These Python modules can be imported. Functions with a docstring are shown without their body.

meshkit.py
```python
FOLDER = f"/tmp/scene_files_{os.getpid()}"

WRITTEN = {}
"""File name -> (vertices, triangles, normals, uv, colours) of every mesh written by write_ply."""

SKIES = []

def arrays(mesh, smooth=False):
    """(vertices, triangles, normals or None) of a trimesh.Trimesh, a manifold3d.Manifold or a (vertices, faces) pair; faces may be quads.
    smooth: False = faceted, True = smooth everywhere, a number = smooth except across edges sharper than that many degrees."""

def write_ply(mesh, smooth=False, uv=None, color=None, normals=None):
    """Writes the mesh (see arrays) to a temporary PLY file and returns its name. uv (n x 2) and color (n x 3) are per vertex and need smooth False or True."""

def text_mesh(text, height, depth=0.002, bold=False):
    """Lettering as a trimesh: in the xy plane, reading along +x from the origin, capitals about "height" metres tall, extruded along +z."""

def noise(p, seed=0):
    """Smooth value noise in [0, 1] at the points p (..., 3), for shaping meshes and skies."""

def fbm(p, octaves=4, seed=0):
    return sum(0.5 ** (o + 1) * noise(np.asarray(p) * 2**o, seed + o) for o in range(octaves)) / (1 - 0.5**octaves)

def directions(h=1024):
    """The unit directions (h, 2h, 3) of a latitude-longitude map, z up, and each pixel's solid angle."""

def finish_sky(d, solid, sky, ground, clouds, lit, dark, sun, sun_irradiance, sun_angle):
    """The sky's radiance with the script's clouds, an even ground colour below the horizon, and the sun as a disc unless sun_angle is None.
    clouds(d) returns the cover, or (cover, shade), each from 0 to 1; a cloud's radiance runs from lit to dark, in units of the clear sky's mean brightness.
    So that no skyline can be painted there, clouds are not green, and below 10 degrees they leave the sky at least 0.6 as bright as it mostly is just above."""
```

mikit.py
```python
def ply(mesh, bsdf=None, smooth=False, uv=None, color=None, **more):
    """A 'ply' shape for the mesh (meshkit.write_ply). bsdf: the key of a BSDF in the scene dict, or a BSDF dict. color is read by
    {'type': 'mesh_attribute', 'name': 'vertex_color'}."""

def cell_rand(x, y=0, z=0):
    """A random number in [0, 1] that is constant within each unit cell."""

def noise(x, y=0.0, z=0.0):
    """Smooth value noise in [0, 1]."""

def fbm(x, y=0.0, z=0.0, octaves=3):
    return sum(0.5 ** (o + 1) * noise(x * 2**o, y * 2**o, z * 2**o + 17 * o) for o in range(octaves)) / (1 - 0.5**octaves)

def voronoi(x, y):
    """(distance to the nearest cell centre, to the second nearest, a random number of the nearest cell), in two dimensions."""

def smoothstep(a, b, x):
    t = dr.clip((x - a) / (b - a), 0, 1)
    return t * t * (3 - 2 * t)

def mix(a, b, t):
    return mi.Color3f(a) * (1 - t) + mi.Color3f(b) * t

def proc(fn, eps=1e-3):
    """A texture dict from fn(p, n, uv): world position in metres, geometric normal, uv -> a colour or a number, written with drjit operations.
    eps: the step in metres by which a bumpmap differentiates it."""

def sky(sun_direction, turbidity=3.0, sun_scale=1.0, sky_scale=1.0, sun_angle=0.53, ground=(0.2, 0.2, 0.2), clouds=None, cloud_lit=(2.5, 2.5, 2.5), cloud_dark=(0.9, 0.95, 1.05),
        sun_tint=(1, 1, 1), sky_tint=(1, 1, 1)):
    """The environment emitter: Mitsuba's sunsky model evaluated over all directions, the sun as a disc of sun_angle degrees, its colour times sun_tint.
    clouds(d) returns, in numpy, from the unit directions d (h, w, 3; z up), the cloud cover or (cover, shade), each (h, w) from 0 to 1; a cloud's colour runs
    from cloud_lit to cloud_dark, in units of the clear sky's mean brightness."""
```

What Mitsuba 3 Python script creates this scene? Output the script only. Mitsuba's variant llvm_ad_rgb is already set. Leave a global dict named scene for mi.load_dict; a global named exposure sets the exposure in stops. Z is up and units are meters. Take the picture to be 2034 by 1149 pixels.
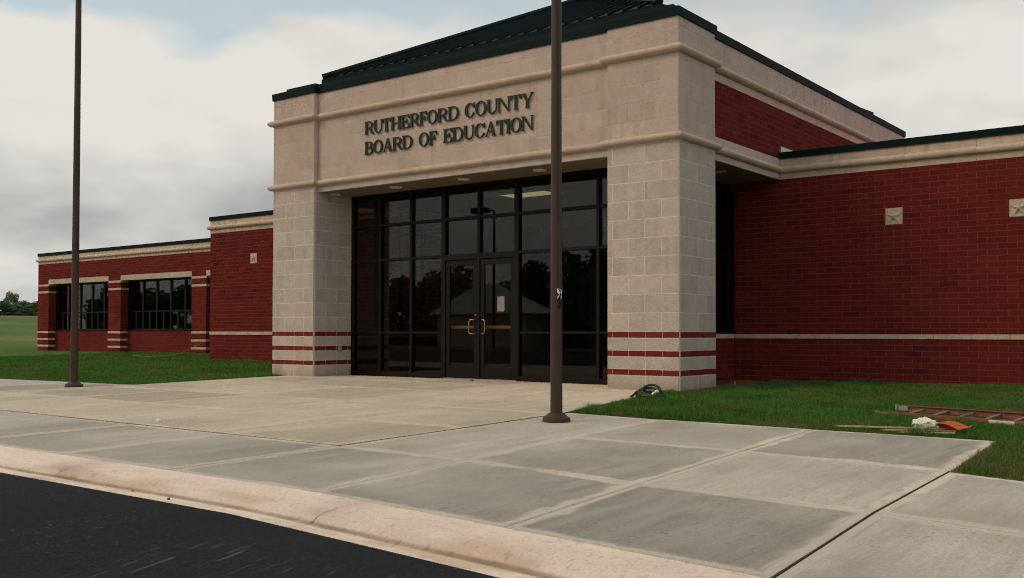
import math, random
import numpy as np, trimesh, drjit as dr, mitsuba as mi, mikit, meshkit
from mikit import proc, noise, fbm, voronoi, cell_rand, smoothstep, mix
from shapely.geometry import Polygon, box as sbox, Point
from shapely.ops import unary_union
from shapely import affinity
T = mi.ScalarTransform4f
scene, labels = {}, {}
rng = np.random.default_rng(7)
random.seed(7)

# ------------------------------------------------------------------ camera, sky, exposure
CAM = np.array([7.5325, -14.1700, 0.9010])
YAW, PITCH, ROLL = 0.65366, 0.02488, 0.00129
FWD = np.array([-math.sin(YAW) * math.cos(PITCH), math.cos(YAW) * math.cos(PITCH), math.sin(PITCH)])
RGT = np.array([math.cos(YAW), math.sin(YAW), 0])
UP0 = np.cross(RGT, FWD)
UP = -RGT * math.sin(ROLL) + UP0 * math.cos(ROLL)
scene['camera'] = {'type': 'perspective', 'fov': 2 * math.degrees(math.atan(1017 / 1992.32)), 'fov_axis': 'x', 'near_clip': 0.05, 'far_clip': 6000.0,
                   'principal_point_offset_x': 0.0, 'principal_point_offset_y': -36.5 / 1149,
                   'to_world': T().look_at(origin=CAM.tolist(), target=(CAM + FWD).tolist(), up=UP.tolist())}
exposure = 1.36


def clouds(d):
    az = np.degrees(np.arctan2(-d[..., 0], d[..., 1]))
    el = np.degrees(np.arcsin(np.clip(d[..., 2], -1, 1)))
    q = d / np.maximum(d[..., 2:3] + 0.30, 0.05)
    q = np.stack([q[..., 0], q[..., 1], np.zeros_like(el)], -1)
    big = meshkit.fbm(q * 2.1 + [3.1, 1.7, 0], 5, 11)
    soft = meshkit.fbm(q * 3.3 + [9.2, 4.1, 2], 5, 5)
    fine = meshkit.fbm(q * 9 + [1.2, 7.1, 5], 4, 9)
    top = 15.6 + 6.0 * (big - 0.45) + 2.5 * (fine - .5)                    # the cloud bank stands up to about 16 degrees, thinner cloud above
    cover = 1 - 0.60 * np.clip((el - top) / 1.3, 0, 1) * np.clip(1.5 - 1.3 * soft, 0.15, 1)
    low = np.clip((12.5 - el) / 5.0, 0, 1) * (1 - .75 * np.clip((6.0 - el) / 5.0, 0, 1))   # a grey band under the bright tops
    shade = np.clip(0.10 + 0.44 * low * np.clip((az - 22) / 22, .45, 1) + 1.3 * (soft - 0.47) + .45 * (fine - .5) + .3 * (big - .5), 0, 1)
    return np.clip(cover, 0, 1), shade


scene['sky'] = mikit.sky((-0.48, -0.66, 0.70), turbidity=4, sun_scale=0.27, sun_angle=22, clouds=clouds, cloud_lit=(1.70, 1.64, 1.52), cloud_dark=(.86, .885, .875),
                         sky_tint=(2.2, 2.12, 1.62), sky_scale=1.0, sun_tint=(1.0, .92, .82), ground=(.11, .11, .09))


# ------------------------------------------------------------------ helpers
def numbered(key):
    if key not in USED:
        USED.add(key)
        return key
    k = 1
    while f'{key}_{k:03d}' in USED:
        k += 1
    key = f'{key}_{k:03d}'
    USED.add(key)
    return key


USED = set()
COUNT = {}


def nk(key):
    """like numbered, but quick for long runs"""
    n = COUNT.get(key, 0)
    COUNT[key] = n + 1
    return key if n == 0 else f'{key}_{n:03d}'


def obj(name, mesh, m, parent=None, smooth=False, **kw):
    key = nk((parent + '__' if parent else '') + name)
    scene[key] = mikit.ply(mesh, m, smooth=smooth, **kw)
    return key


def tag(key, label=None, category=None, group=None, kind=None):
    labels[key] = {k: v for k, v in dict(label=label, category=category, group=group, kind=kind).items() if v}
    return key


def thing(name, label, category, group=None):
    return tag(nk(name), label, category, group)


BOXF = np.array([[0, 2, 1], [0, 3, 2], [4, 5, 6], [4, 6, 7], [0, 1, 5], [0, 5, 4], [1, 2, 6], [1, 6, 5], [2, 3, 7], [2, 7, 6], [3, 0, 4], [3, 4, 7]])


def bx(x0, x1, y0, y1, z0, z1):
    v = np.array([[x0, y0, z0], [x1, y0, z0], [x1, y1, z0], [x0, y1, z0], [x0, y0, z1], [x1, y0, z1], [x1, y1, z1], [x0, y1, z1]], float)
    return v, BOXF


def cat(parts):
    vs, fs, n = [], [], 0
    for p in parts:
        v, f = (p.vertices, p.faces) if isinstance(p, trimesh.Trimesh) else p
        vs.append(np.asarray(v, float))
        fs.append(np.asarray(f) + n)
        n += len(v)
    return trimesh.Trimesh(np.vstack(vs), np.vstack(fs), process=False)


def cham(x0, x1, y0, y1, z0, z1, c=0.006):
    """a box with its edges chamfered (44 triangles)"""
    pts = []
    for X in (0, 1):
        for Y in (0, 1):
            for Z in (0, 1):
                p = np.array([(x0, x1)[X], (y0, y1)[Y], (z0, z1)[Z]])
                s = np.array([1 - 2 * X, 1 - 2 * Y, 1 - 2 * Z]) * c
                for k in range(3):
                    m = s.copy()
                    m[k] = 0
                    pts.append(p + m)
    return trimesh.convex.convex_hull(np.array(pts))


def cyl(p0, p1, r0, r1=None, n=16, caps=True):
    p0, p1 = np.array(p0, float), np.array(p1, float)
    r1 = r0 if r1 is None else r1
    z = (p1 - p0) / np.linalg.norm(p1 - p0)
    a = np.cross(z, [0, 0, 1] if abs(z[2]) < .9 else [1, 0, 0])
    a /= np.linalg.norm(a)
    b = np.cross(z, a)
    t = np.arange(n) * 2 * np.pi / n
    ring = np.cos(t)[:, None] * a + np.sin(t)[:, None] * b
    v = np.vstack([p0 + ring * r0, p1 + ring * r1, [p0], [p1]])
    i = np.arange(n)
    j = (i + 1) % n
    f = np.vstack([np.stack([i, j, j + n], 1), np.stack([i, j + n, i + n], 1)])
    if caps:
        f = np.vstack([f, np.stack([j, i, i * 0 + 2 * n], 1), np.stack([i + n, j + n, i * 0 + 2 * n + 1], 1)])
    return v, f


def tube(pts, r, n=8):
    p = np.asarray(pts, float)
    t = np.gradient(p, axis=0)
    t /= np.linalg.norm(t, axis=1, keepdims=True)
    a = np.cross(t, np.where(np.abs(t[:, 2:]) < .9, [0, 0, 1.], [1., 0, 0]))
    a /= np.linalg.norm(a, axis=1, keepdims=True)
    b = np.cross(t, a)
    ang = np.arange(n) * 2 * np.pi / n
    r = np.broadcast_to(r, (len(p),))
    v = p[:, None] + r[:, None, None] * (np.cos(ang)[None, :, None] * a[:, None] + np.sin(ang)[None, :, None] * b[:, None])
    i, j = np.meshgrid(np.arange(len(p) - 1), np.arange(n), indexing='ij')
    q = np.stack([i * n + j, i * n + (j + 1) % n, (i + 1) * n + (j + 1) % n, (i + 1) * n + j], -1).reshape(-1, 4)
    f = np.vstack([q[:, [0, 1, 2]], q[:, [0, 2, 3]]])
    k = np.arange(1, n - 1)
    f = np.vstack([f, np.stack([k * 0, k + 1, k], 1), np.stack([k * 0, k, k + 1], 1) + (len(p) - 1) * n])
    return v.reshape(-1, 3), f


def lathe(profile, at, n=24):
    pr = np.array(profile, float)
    t = np.arange(n) * 2 * np.pi / n
    v = np.stack([pr[:, None, 0] * np.cos(t), pr[:, None, 0] * np.sin(t), np.broadcast_to(pr[:, 1:2], (len(pr), n))], -1).reshape(-1, 3) + np.array(at)
    i, j = np.meshgrid(np.arange(len(pr) - 1), np.arange(n), indexing='ij')
    q = np.stack([i * n + j, i * n + (j + 1) % n, (i + 1) * n + (j + 1) % n, (i + 1) * n + j], -1).reshape(-1, 4)
    return v, np.vstack([q[:, [0, 1, 2]], q[:, [0, 2, 3]]])


def sweep(path, profile, closed=False):
    """profile [(out, z)] along a horizontal path [(x, y)] with mitred corners; out points to the right of the walking direction"""
    P = np.array(path, float)
    n = len(P)
    off = []
    for i in range(n):
        d0 = P[i] - P[i - 1] if (closed or i > 0) else P[1] - P[0]
        d1 = P[(i + 1) % n] - P[i] if (closed or i < n - 1) else P[-1] - P[-2]
        n0 = np.array([d0[1], -d0[0]]) / np.linalg.norm(d0)
        n1 = np.array([d1[1], -d1[0]]) / np.linalg.norm(d1)
        m = (n0 + n1) / max(1 + n0 @ n1, .2)
        off.append(m)
    off = np.array(off)
    k = len(profile)
    v = np.array([[[*(P[i] + off[i] * o), z] for o, z in profile] for i in range(n)]).reshape(-1, 3)
    f = []
    for i in range(n if closed else n - 1):
        a, b = i * k, ((i + 1) % n) * k
        for j in range(k - 1):
            f += [[a + j, b + j, b + j + 1], [a + j, b + j + 1, a + j + 1]]
    if not closed:
        for j in range(1, k - 1):
            f += [[0, j, j + 1], [(n - 1) * k, (n - 1) * k + j + 1, (n - 1) * k + j]]
    return v, np.array(f)


def extrude(poly, h):
    gs = getattr(poly, 'geoms', [poly])
    return trimesh.util.concatenate([trimesh.creation.extrude_polygon(g, h, engine='earcut') for g in gs])


def cells(poly, xs, ys, zf):
    """the polygon cut along the grid lines xs, ys and draped on zf: exact edges, fine inside"""
    from shapely.prepared import prep
    import mapbox_earcut as ec
    pp = prep(poly)
    V, F, n = [], [], 0
    for x0, x1 in zip(xs[:-1], xs[1:]):
        for y0, y1 in zip(ys[:-1], ys[1:]):
            c = sbox(x0, y0, x1, y1)
            if not pp.intersects(c):
                continue
            if pp.contains(c):
                V.append([[x0, y0], [x1, y0], [x1, y1], [x0, y1]])
                F.append(np.array([[0, 1, 2], [0, 2, 3]]) + n)
                n += 4
                continue
            for g in getattr(poly.intersection(c), 'geoms', [poly.intersection(c)]):
                if g.geom_type != 'Polygon' or g.area < 1e-6:
                    continue
                m = trimesh.creation.triangulate_polygon(g, engine='earcut')
                v2, f2 = np.asarray(m[0]), np.asarray(m[1])
                e1, e2 = v2[f2[:, 1]] - v2[f2[:, 0]], v2[f2[:, 2]] - v2[f2[:, 0]]
                flip = (e1[:, 0] * e2[:, 1] - e1[:, 1] * e2[:, 0]) < 0
                f2 = np.where(flip[:, None], f2[:, ::-1], f2)
                V.append(v2.tolist())
                F.append(f2 + n)
                n += len(v2)
    V = np.vstack([np.array(v) for v in V])
    return trimesh.Trimesh(np.column_stack([V, zf(V[:, 0], V[:, 1])]), np.vstack(F), process=False)


def sstep(a, b, x):
    t = np.clip((np.asarray(x, float) - a) / (b - a), 0, 1)
    return t * t * (3 - 2 * t)


# ------------------------------------------------------------------ materials
def two(b):
    return {'type': 'twosided', 'bsdf': b}


def mat(name, color, rough=0.8, spec=0.3, metallic=0.0, bump=None, bump_scale=1.0, eps=1e-3):
    c = color if isinstance(color, dict) else {'type': 'rgb', 'value': list(color)}
    b = {'type': 'principled', 'base_color': c, 'roughness': rough, 'specular': spec, 'metallic': metallic}
    if bump is not None:
        b = {'type': 'bumpmap', 'arbitrary': proc(bump, eps), 'scale': bump_scale, 'bsdf': b}
    scene[name] = two(b)
    return name


VC = {'type': 'mesh_attribute', 'name': 'vertex_color'}


def stone_fn(base, seed, amt=0.13):
    def fn(p, n, uv):
        s = .6 * noise(p.x * 95 + seed, p.y * 95, p.z * 95) + .4 * noise(p.x * 42 + seed, p.y * 42, p.z * 42)
        drip = smoothstep(.52, .74, fbm(p.x * 7 + seed, p.y * 7, p.z * .45, 3))
        m = fbm(p.x * 7 + seed, p.y * 7 + 3, p.z * 7, 3)
        big = fbm(p.x * .8 + 5, p.y * .8, p.z * .6 + seed * .1, 2)
        k = (1 + amt * 3.2 * (s - .5) + amt * 1.3 * (m - .5) + .20 * (big - .5)) * (1 - .10 * drip)
        dirt = smoothstep(.18, -.06, p.z + .14 * (fbm(p.x * 5, p.y * 5, 0., 2) - .5)) * .42
        return mix(mi.Color3f(*base) * k, mi.Color3f(.26, .13, .07), dirt)
    return fn


def stone_bump(p, n, uv):
    return noise(p.x * 110, p.y * 110, p.z * 110) * .6 + fbm(p.x * 26, p.y * 26, p.z * 26, 2)


BLOCKF = [mat(f'mat_frieze_block_{i}', proc(stone_fn(c, 11.3 * i + 2)), .92, .1, bump=stone_bump, bump_scale=.003)
          for i, c in enumerate([(.52, .41, .348), (.54, .43, .364), (.50, .395, .336), (.525, .407, .344)])]
BLOCK = [mat(f'mat_block_{i}', proc(stone_fn(c, 11.3 * i)), .92, .15, bump=stone_bump, bump_scale=.004)
         for i, c in enumerate([(.515, .437, .378), (.54, .457, .398), (.49, .417, .362), (.52, .432, .372)])]
mat('mat_stone', proc(stone_fn((.54, .415, .32), 3.7)), .9, .15, bump=stone_bump, bump_scale=.002)
mat('mat_stone_mortar', (.71, .62, .51), .95, .1)
mat('mat_frieze_mortar', (.58, .45, .35), .95, .1)
mat('mat_brick', VC, .9, .06)
mat('mat_brick_mortar', (.25, .078, .064), .95, .04)


def far_brick(p, n, uv):
    a = dr.select(dr.abs(n.x) > .5, p.y, p.x)
    row = dr.floor(p.z / .1035)
    b = a / .3115 + .5 * (row - 2 * dr.floor(row / 2))
    fz, fb = p.z / .1035 - row, b - dr.floor(b)
    j = dr.maximum(smoothstep(.86, .93, fz), smoothstep(.955, .98, fb)) * .7
    t = cell_rand(dr.floor(b), row, 3)
    base = mix(mi.Color3f(.120, .016, .014), mi.Color3f(.165, .023, .018), t)
    k = .9 + .2 * fbm(p.x * 1.1, p.y * 1.1, p.z * 1.1, 2)
    return mix(base, mi.Color3f(.20, .075, .06), j) * k


mat('mat_far_brick', proc(far_brick), .9, .05)
mat('mat_green_metal', (.0045, .0145, .0145), .6, .08)
mat('mat_roof_metal', (.0045, .0125, .0125), .5, .12)
mat('mat_letter', (.014, .026, .019), .5, .25)
mat('mat_bronze', (.010, .0075, .0065), .55, .18)
mat('mat_brass', (.62, .36, .14), .32, .5, metallic=1.0)
mat('mat_soffit', (.20, .155, .12), .9, .05)
mat('mat_white', (.78, .76, .70), .6, .3)
mat('mat_flashing', (.40, .42, .39), .4, .4, metallic=.5)
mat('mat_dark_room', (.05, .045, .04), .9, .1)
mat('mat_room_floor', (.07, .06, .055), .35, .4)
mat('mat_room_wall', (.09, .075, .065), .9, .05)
mat('mat_roof_flat', (.25, .24, .22), .95, .1)
mat('mat_grey_plastic', (.30, .30, .29), .6, .3)
scene['mat_door_glass'] = {'type': 'thindielectric', 'int_ior': 1.52, 'specular_transmittance': {'type': 'rgb', 'value': [.66, .63, .58]}, 'specular_reflectance': {'type': 'rgb', 'value': [.52, .52, .50]}}
scene['mat_glass'] = {'type': 'thindielectric', 'int_ior': 1.52, 'specular_transmittance': {'type': 'rgb', 'value': [.25, .225, .205]}, 'specular_reflectance': {'type': 'rgb', 'value': [.52, .52, .50]}}


def pole_fn(p, n, uv):
    return mi.Color3f(.060, .039, .027) * (.82 + .36 * fbm(p.x * 30, p.y * 30, p.z * 3, 2))


mat('mat_pole', proc(pole_fn), .45, .25)


def slab_fn(light, mid, dark):
    def fn(p, n, uv):
        grain = noise(p.x * 130, p.y * 130) - .5
        mott = fbm(p.x * 2.1, p.y * 2.1, 4., 4)
        brush = fbm(p.x * 11 + 7, p.y * 1.3 + p.x * .8, 2., 4)
        broom = noise(p.x * 70, p.y * 5, 3.) - .5
        e = uv.x
        core = smoothstep(.18, .52, e + 1.0 * (fbm(p.x * 3.1, p.y * 3.1, 11., 4) - .5))
        stain = smoothstep(.38, .62, fbm(p.x * .62 + 3.7, p.y * .62 + 1.2, 9., 4) + .30 * (uv.y - .5) + .30 * (brush - .5))
        c = mix(mi.Color3f(*light), mi.Color3f(*mid), core * (.40 + .60 * uv.y))
        c = mix(c, mi.Color3f(*dark), core * stain * (.20 + .65 * uv.y))
        c = c * (1 + .24 * grain + .20 * (mott - .5) + .42 * core * (brush - .5) + .10 * broom)
        w = .35 + .65 * smoothstep(.35, .6, noise(p.x * 1.9, p.y * 1.9, 7.))
        tool = smoothstep(.0, .03, e) * smoothstep(.34, .30, e) * w
        c = mix(c, mi.Color3f(*light) * 1.04, tool * .42)
        groove = smoothstep(.28, .31, e) * smoothstep(.38, .34, e) * w
        c = c * (1 - .16 * groove)
        worn = smoothstep(.70, .76, noise(p.x * 1.1 + 4, p.y * 1.1, 21.)) * smoothstep(.45, .35, e) * smoothstep(.3, .5, noise(p.x * 9, p.y * 9, 1.))
        c = mix(c, mi.Color3f(*light) * 1.2, worn * .7)
        sp = smoothstep(.80, .86, noise(p.x * 47, p.y * 47, 3.))
        return c * (1 - .22 * sp * smoothstep(.4, .7, mott))
    return fn


def slab_bump(p, n, uv):
    return noise(p.x * 160, p.y * 160) * .5 + fbm(p.x * 14, p.y * 60, 0., 2) * .8


mat('mat_walk', proc(slab_fn((.46, .40, .333), (.365, .327, .277), (.228, .21, .18))), .88, .15, bump=slab_bump, bump_scale=.0016)
mat('mat_plaza', proc(slab_fn((.485, .41, .315), (.455, .382, .29), (.33, .278, .212))), .88, .15, bump=slab_bump, bump_scale=.0016)
mat('mat_joint', (.065, .045, .032), .95, .05)


def kerb_fn(p, n, uv):
    c = mi.Color3f(.68, .545, .455) * (1 + .26 * (noise(p.x * 120, p.y * 120, p.z * 120) - .5) + .24 * (fbm(p.x * 3, p.y * 6, 0., 3) - .5))
    mud = smoothstep(.55, .72, fbm(p.x * 1.1 + 2.2, p.y * 3, 1., 3)) * smoothstep(.16, .40, uv.x) * .5
    wob = .03 * (fbm(p.x * 2.3, 0., 4., 3) - .5)
    crease = smoothstep(.425, .450, uv.x + wob * .5) * smoothstep(.495, .468, uv.x + wob * .5) * (.35 + .6 * fbm(p.x * 4, p.y * 3, 0., 3))
    chip = smoothstep(.80, .86, noise(p.x * 33, p.y * 33, 3.)) * .22
    return mix(mix(c, mi.Color3f(.48, .30, .19), mud), mi.Color3f(.22, .14, .09), dr.clip(crease + chip, 0, .8))


mat('mat_kerb', proc(kerb_fn), .9, .12, bump=stone_bump, bump_scale=.0014)


def asphalt_fn(p, n, uv):
    ag = noise(p.x * 75, p.y * 75)
    k = .30 + .7 * ag + .25 * noise(p.x * 160, p.y * 160, 4.) + .5 * fbm(p.x * .9, p.y * .9, 0., 3)
    a = 1.92
    u, v = p.x * math.cos(a) + p.y * math.sin(a), -p.x * math.sin(a) + p.y * math.cos(a)
    st = smoothstep(.60, .76, fbm(u * 2.4, v * 24, 5., 3)) * smoothstep(.35, .6, noise(u * 9, v * 40, 1.)) * smoothstep(.52, .70, fbm(p.x * .8 + 3, p.y * .8, 2., 2)) * smoothstep(-13.5, -10.9, p.y)
    speck = smoothstep(.84, .90, noise(p.x * 61, p.y * 61, 2.)) * smoothstep(.45, .7, fbm(p.x * 2, p.y * 2, 8., 2))
    c = mi.Color3f(.0125, .0130, .0155) * k
    return mix(c, mi.Color3f(.20, .135, .085), dr.clip(st * .34 + speck * .28, 0, .6))


def asphalt_bump(p, n, uv):
    return noise(p.x * 85, p.y * 85) + .5 * noise(p.x * 190, p.y * 190)


mat('mat_asphalt', proc(asphalt_fn), .85, .22, bump=asphalt_bump, bump_scale=.004)


def lawn_fn(p, n, uv):
    a = fbm(p.x * .55, p.y * .55, 0., 4)
    b = fbm(p.x * 5, p.y * 5, 3., 3)
    r = dr.sqrt(p.x * p.x + p.y * p.y)
    c = mix(mi.Color3f(.045, .088, .016), mi.Color3f(.080, .120, .024), b)
    c = mix(c, mi.Color3f(.115, .085, .035), smoothstep(.55, .75, a) * .6)
    ff = fbm(p.x * .03, p.y * .10, 1., 3)
    far = mix(mi.Color3f(.072, .125, .036), mi.Color3f(.135, .135, .052), smoothstep(.42, .70, ff))
    far = mix(far, mi.Color3f(.22, .115, .06), smoothstep(165., 215., r) * smoothstep(.30, .50, fbm(p.x * .05, p.y * .05, 6., 2)))
    return mix(c, far, smoothstep(35., 70., r)) * (.8 + .4 * b)


mat('mat_lawn', proc(lawn_fn), .95, .05)
mat('mat_grass', VC, .8, .10)
mat('mat_soil', proc(lambda p, n, uv: mix(mi.Color3f(.16, .085, .05), mi.Color3f(.10, .11, .035), smoothstep(.35, .6, fbm(p.x * 9, p.y * 9, 0., 3)))), .95, .05)
mat('mat_leaf', VC, .75, .2)
mat('mat_bark', (.09, .065, .045), .95, .1)

# ------------------------------------------------------------------ ground
YW = 4.3                                     # front plane of the brick wings


def gz(x, y):                                # paving level: falls towards the street
    return -0.03 + 0.0125 * np.minimum(y, 0)


def lawn_z(x, y):
    x, y = np.asarray(x, float), np.asarray(y, float)
    r = np.hypot(x, y)
    z = gz(x, np.maximum(y, -10)) - .012
    z = z + sstep(-8, -11, x) * .105 * sstep(-.5, 5.5, y) + sstep(1, 5, x) * .05 * sstep(0, 5, y)
    return z + (4.25 * sstep(50, 235, r)) * sstep(-75, 10, y)


def ip(tab, x):
    return np.interp(x, *np.array(tab).T)


def y_kerb(x): return ip([(-60, -9.62), (-1.9, -9.656), (2.4, -9.675), (4.17, -9.86), (5.77, -10.04), (9, -10.4)], x)
def y_row1(x): return ip([(-60, -7.7), (-5.8, -7.78), (.7, -7.88), (2.3, -7.93), (4., -8.19), (5.65, -8.3), (6.5, -8.5), (9, -8.85)], x)
def y_row2(x): return ip([(.6, -6.1), (2.47, -6.13), (3.87, -6.18), (5.6, -6.36)], x)
def y_edge(x): return ip([(.5, -3.98), (1.75, -4.13), (3.72, -4.185), (5.5, -4.215)], x)


walk, plaza = tag('sidewalk', kind='structure') or 'sidewalk', 'plaza'
labels['sidewalk'] = {'kind': 'structure'}
labels['plaza'] = {'kind': 'structure'}
PAVED = []


def slab(parent, m, quad, tone=None, j=.005, band=.20):
    """one concrete slab: quad of (x, y), anticlockwise; a tooled edge and a recessed joint round it"""
    q = Polygon(quad)
    PAVED.append(q)
    q = q.buffer(-j, join_style=2)
    o = np.array(q.exterior.coords)[:-1]
    inn = q.buffer(-band, join_style=2)
    i = np.array(inn.exterior.coords)[:-1]
    if not q.exterior.is_ccw: o = o[::-1]
    if not inn.exterior.is_ccw: i = i[::-1]
    k = np.argmin(np.linalg.norm(i - o[0], axis=1))
    i = np.roll(i, -k, axis=0)
    if len(i) != 4 or len(o) != 4:
        return
    lift = rng.uniform(-.002, .002)
    oc = np.array(Polygon(o).buffer(-.007, join_style=2).exterior.coords)[:-1]
    if not Polygon(oc).exterior.is_ccw: oc = oc[::-1]
    oc = np.roll(oc, -np.argmin(np.linalg.norm(oc - o[0], axis=1)), axis=0)
    def lv(P, dz): return np.column_stack([P, gz(P[:, 0], P[:, 1]) + lift + dz])
    v = np.vstack([lv(o, -.10), lv(o, -.006), lv(oc, 0), lv(i, 0)])
    f = []
    for a in range(3):
        for b in range(4):
            c = (b + 1) % 4
            f += [[a * 4 + b, a * 4 + c, a * 4 + 4 + c], [a * 4 + b, a * 4 + 4 + c, a * 4 + 4 + b]]
    f += [[12, 13, 14], [12, 14, 15]]
    t = rng.uniform(0, 1)
    t = t if tone is None else tone + .1 * (t - .5)
    uv = np.column_stack([[0] * 12 + [1] * 4, [t] * 16])
    obj('slab', (v, np.array(f)), m, parent, uv=uv)


XL = [-.85, -2.55, -4.25, -5.95, -7.65, -9.35, -11.05, -12.75, -14.45, -16.15, -17.85, -19.55]
xk = [7.6, 5.78, 4.18, 2.45, .78] + XL                      # cross joints of the kerb-side row, at the kerb ...
xr = [7.5, 5.66, 4.04, 2.29, .74] + [x - .12 for x in XL]   # ... and at the first long joint
for a, b, c, d, t in zip(xk[:-1], xk[1:], xr[:-1], xr[1:], [.12, .88, .72, .60, .62, .45, .55, .5, .6, .4, .5, .5, .6, .5, .5, .5]):
    slab('sidewalk', 'mat_walk', [(b, y_kerb(b) - .002), (a, y_kerb(a) - .002), (c, y_row1(c)), (d, y_row1(d))], t)
slab('sidewalk', 'mat_walk', [(7.6, y_kerb(7.6)), (9.4, y_kerb(9.4)), (9.3, y_row1(9.3)), (7.5, y_row1(7.5))])
slab('sidewalk', 'mat_walk', [(5.66, y_row1(5.66)), (7.5, y_row1(7.5)), (7.4, -6.98), (5.60, -6.43)], .35)
slab('sidewalk', 'mat_walk', [(7.5, y_row1(7.5)), (9.3, y_row1(9.3)), (9.2, -7.3), (7.4, -6.98)])
x2 = [5.60, 3.88, 2.08]
x3 = [5.47, 3.74, 1.95]
for k in range(2):
    slab('sidewalk', 'mat_walk', [(xr[k + 2], y_row1(xr[k + 2])), (xr[k + 1], y_row1(xr[k + 1])), (x2[k], y_row2(x2[k])), (x2[k + 1], y_row2(x2[k + 1]))], (.18, .68)[k])
    slab('sidewalk', 'mat_walk', [(x2[k + 1], y_row2(x2[k + 1])), (x2[k], y_row2(x2[k])), (x3[k], y_edge(x3[k])), (x3[k + 1], y_edge(x3[k + 1]))], (.72, .55)[k])
slab('sidewalk', 'mat_walk', [(.74, y_row1(.74)), (2.29, y_row1(2.29)), (1.95, y_edge(1.95)), (.62, y_edge(.62))], .32)
# the forecourt in front of the doors: warmer, older pour
YP = [-7.87, -6.02, -4.15, -1.95, -.30, 1.02]
RX = [.74, .68, .60, .15, -.22, -.22]
cols = [RX, [-1.1, -1.25, -1.4, -1.5, -1.6, -1.75], [-2.75, -2.95, -3.15, -3.3, -3.4, -3.5], [-5.2, -5.25, -5.3, -5.4, -5.45, -5.5], [-7.2, -7.25, -7.3, -7.3, -7.35, -7.4], [-9.25, -9.25, -9.25, -9.35, -9.42, -9.42]]
for a in range(5):
    for b in range(5):
        y0, y1 = YP[b], YP[b + 1]
        yo = (lambda x: y_row1(x)) if b == 0 else (lambda x: y0)
        slab('plaza', 'mat_plaza', [(cols[a + 1][b], yo(cols[a + 1][b])), (cols[a][b], yo(cols[a][b])), (cols[a][b + 1], y1), (cols[a + 1][b + 1], y1)], j=.008)
XW = [-9.25, -11.1, -12.9, -14.7, -16.5, -18.3]
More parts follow.
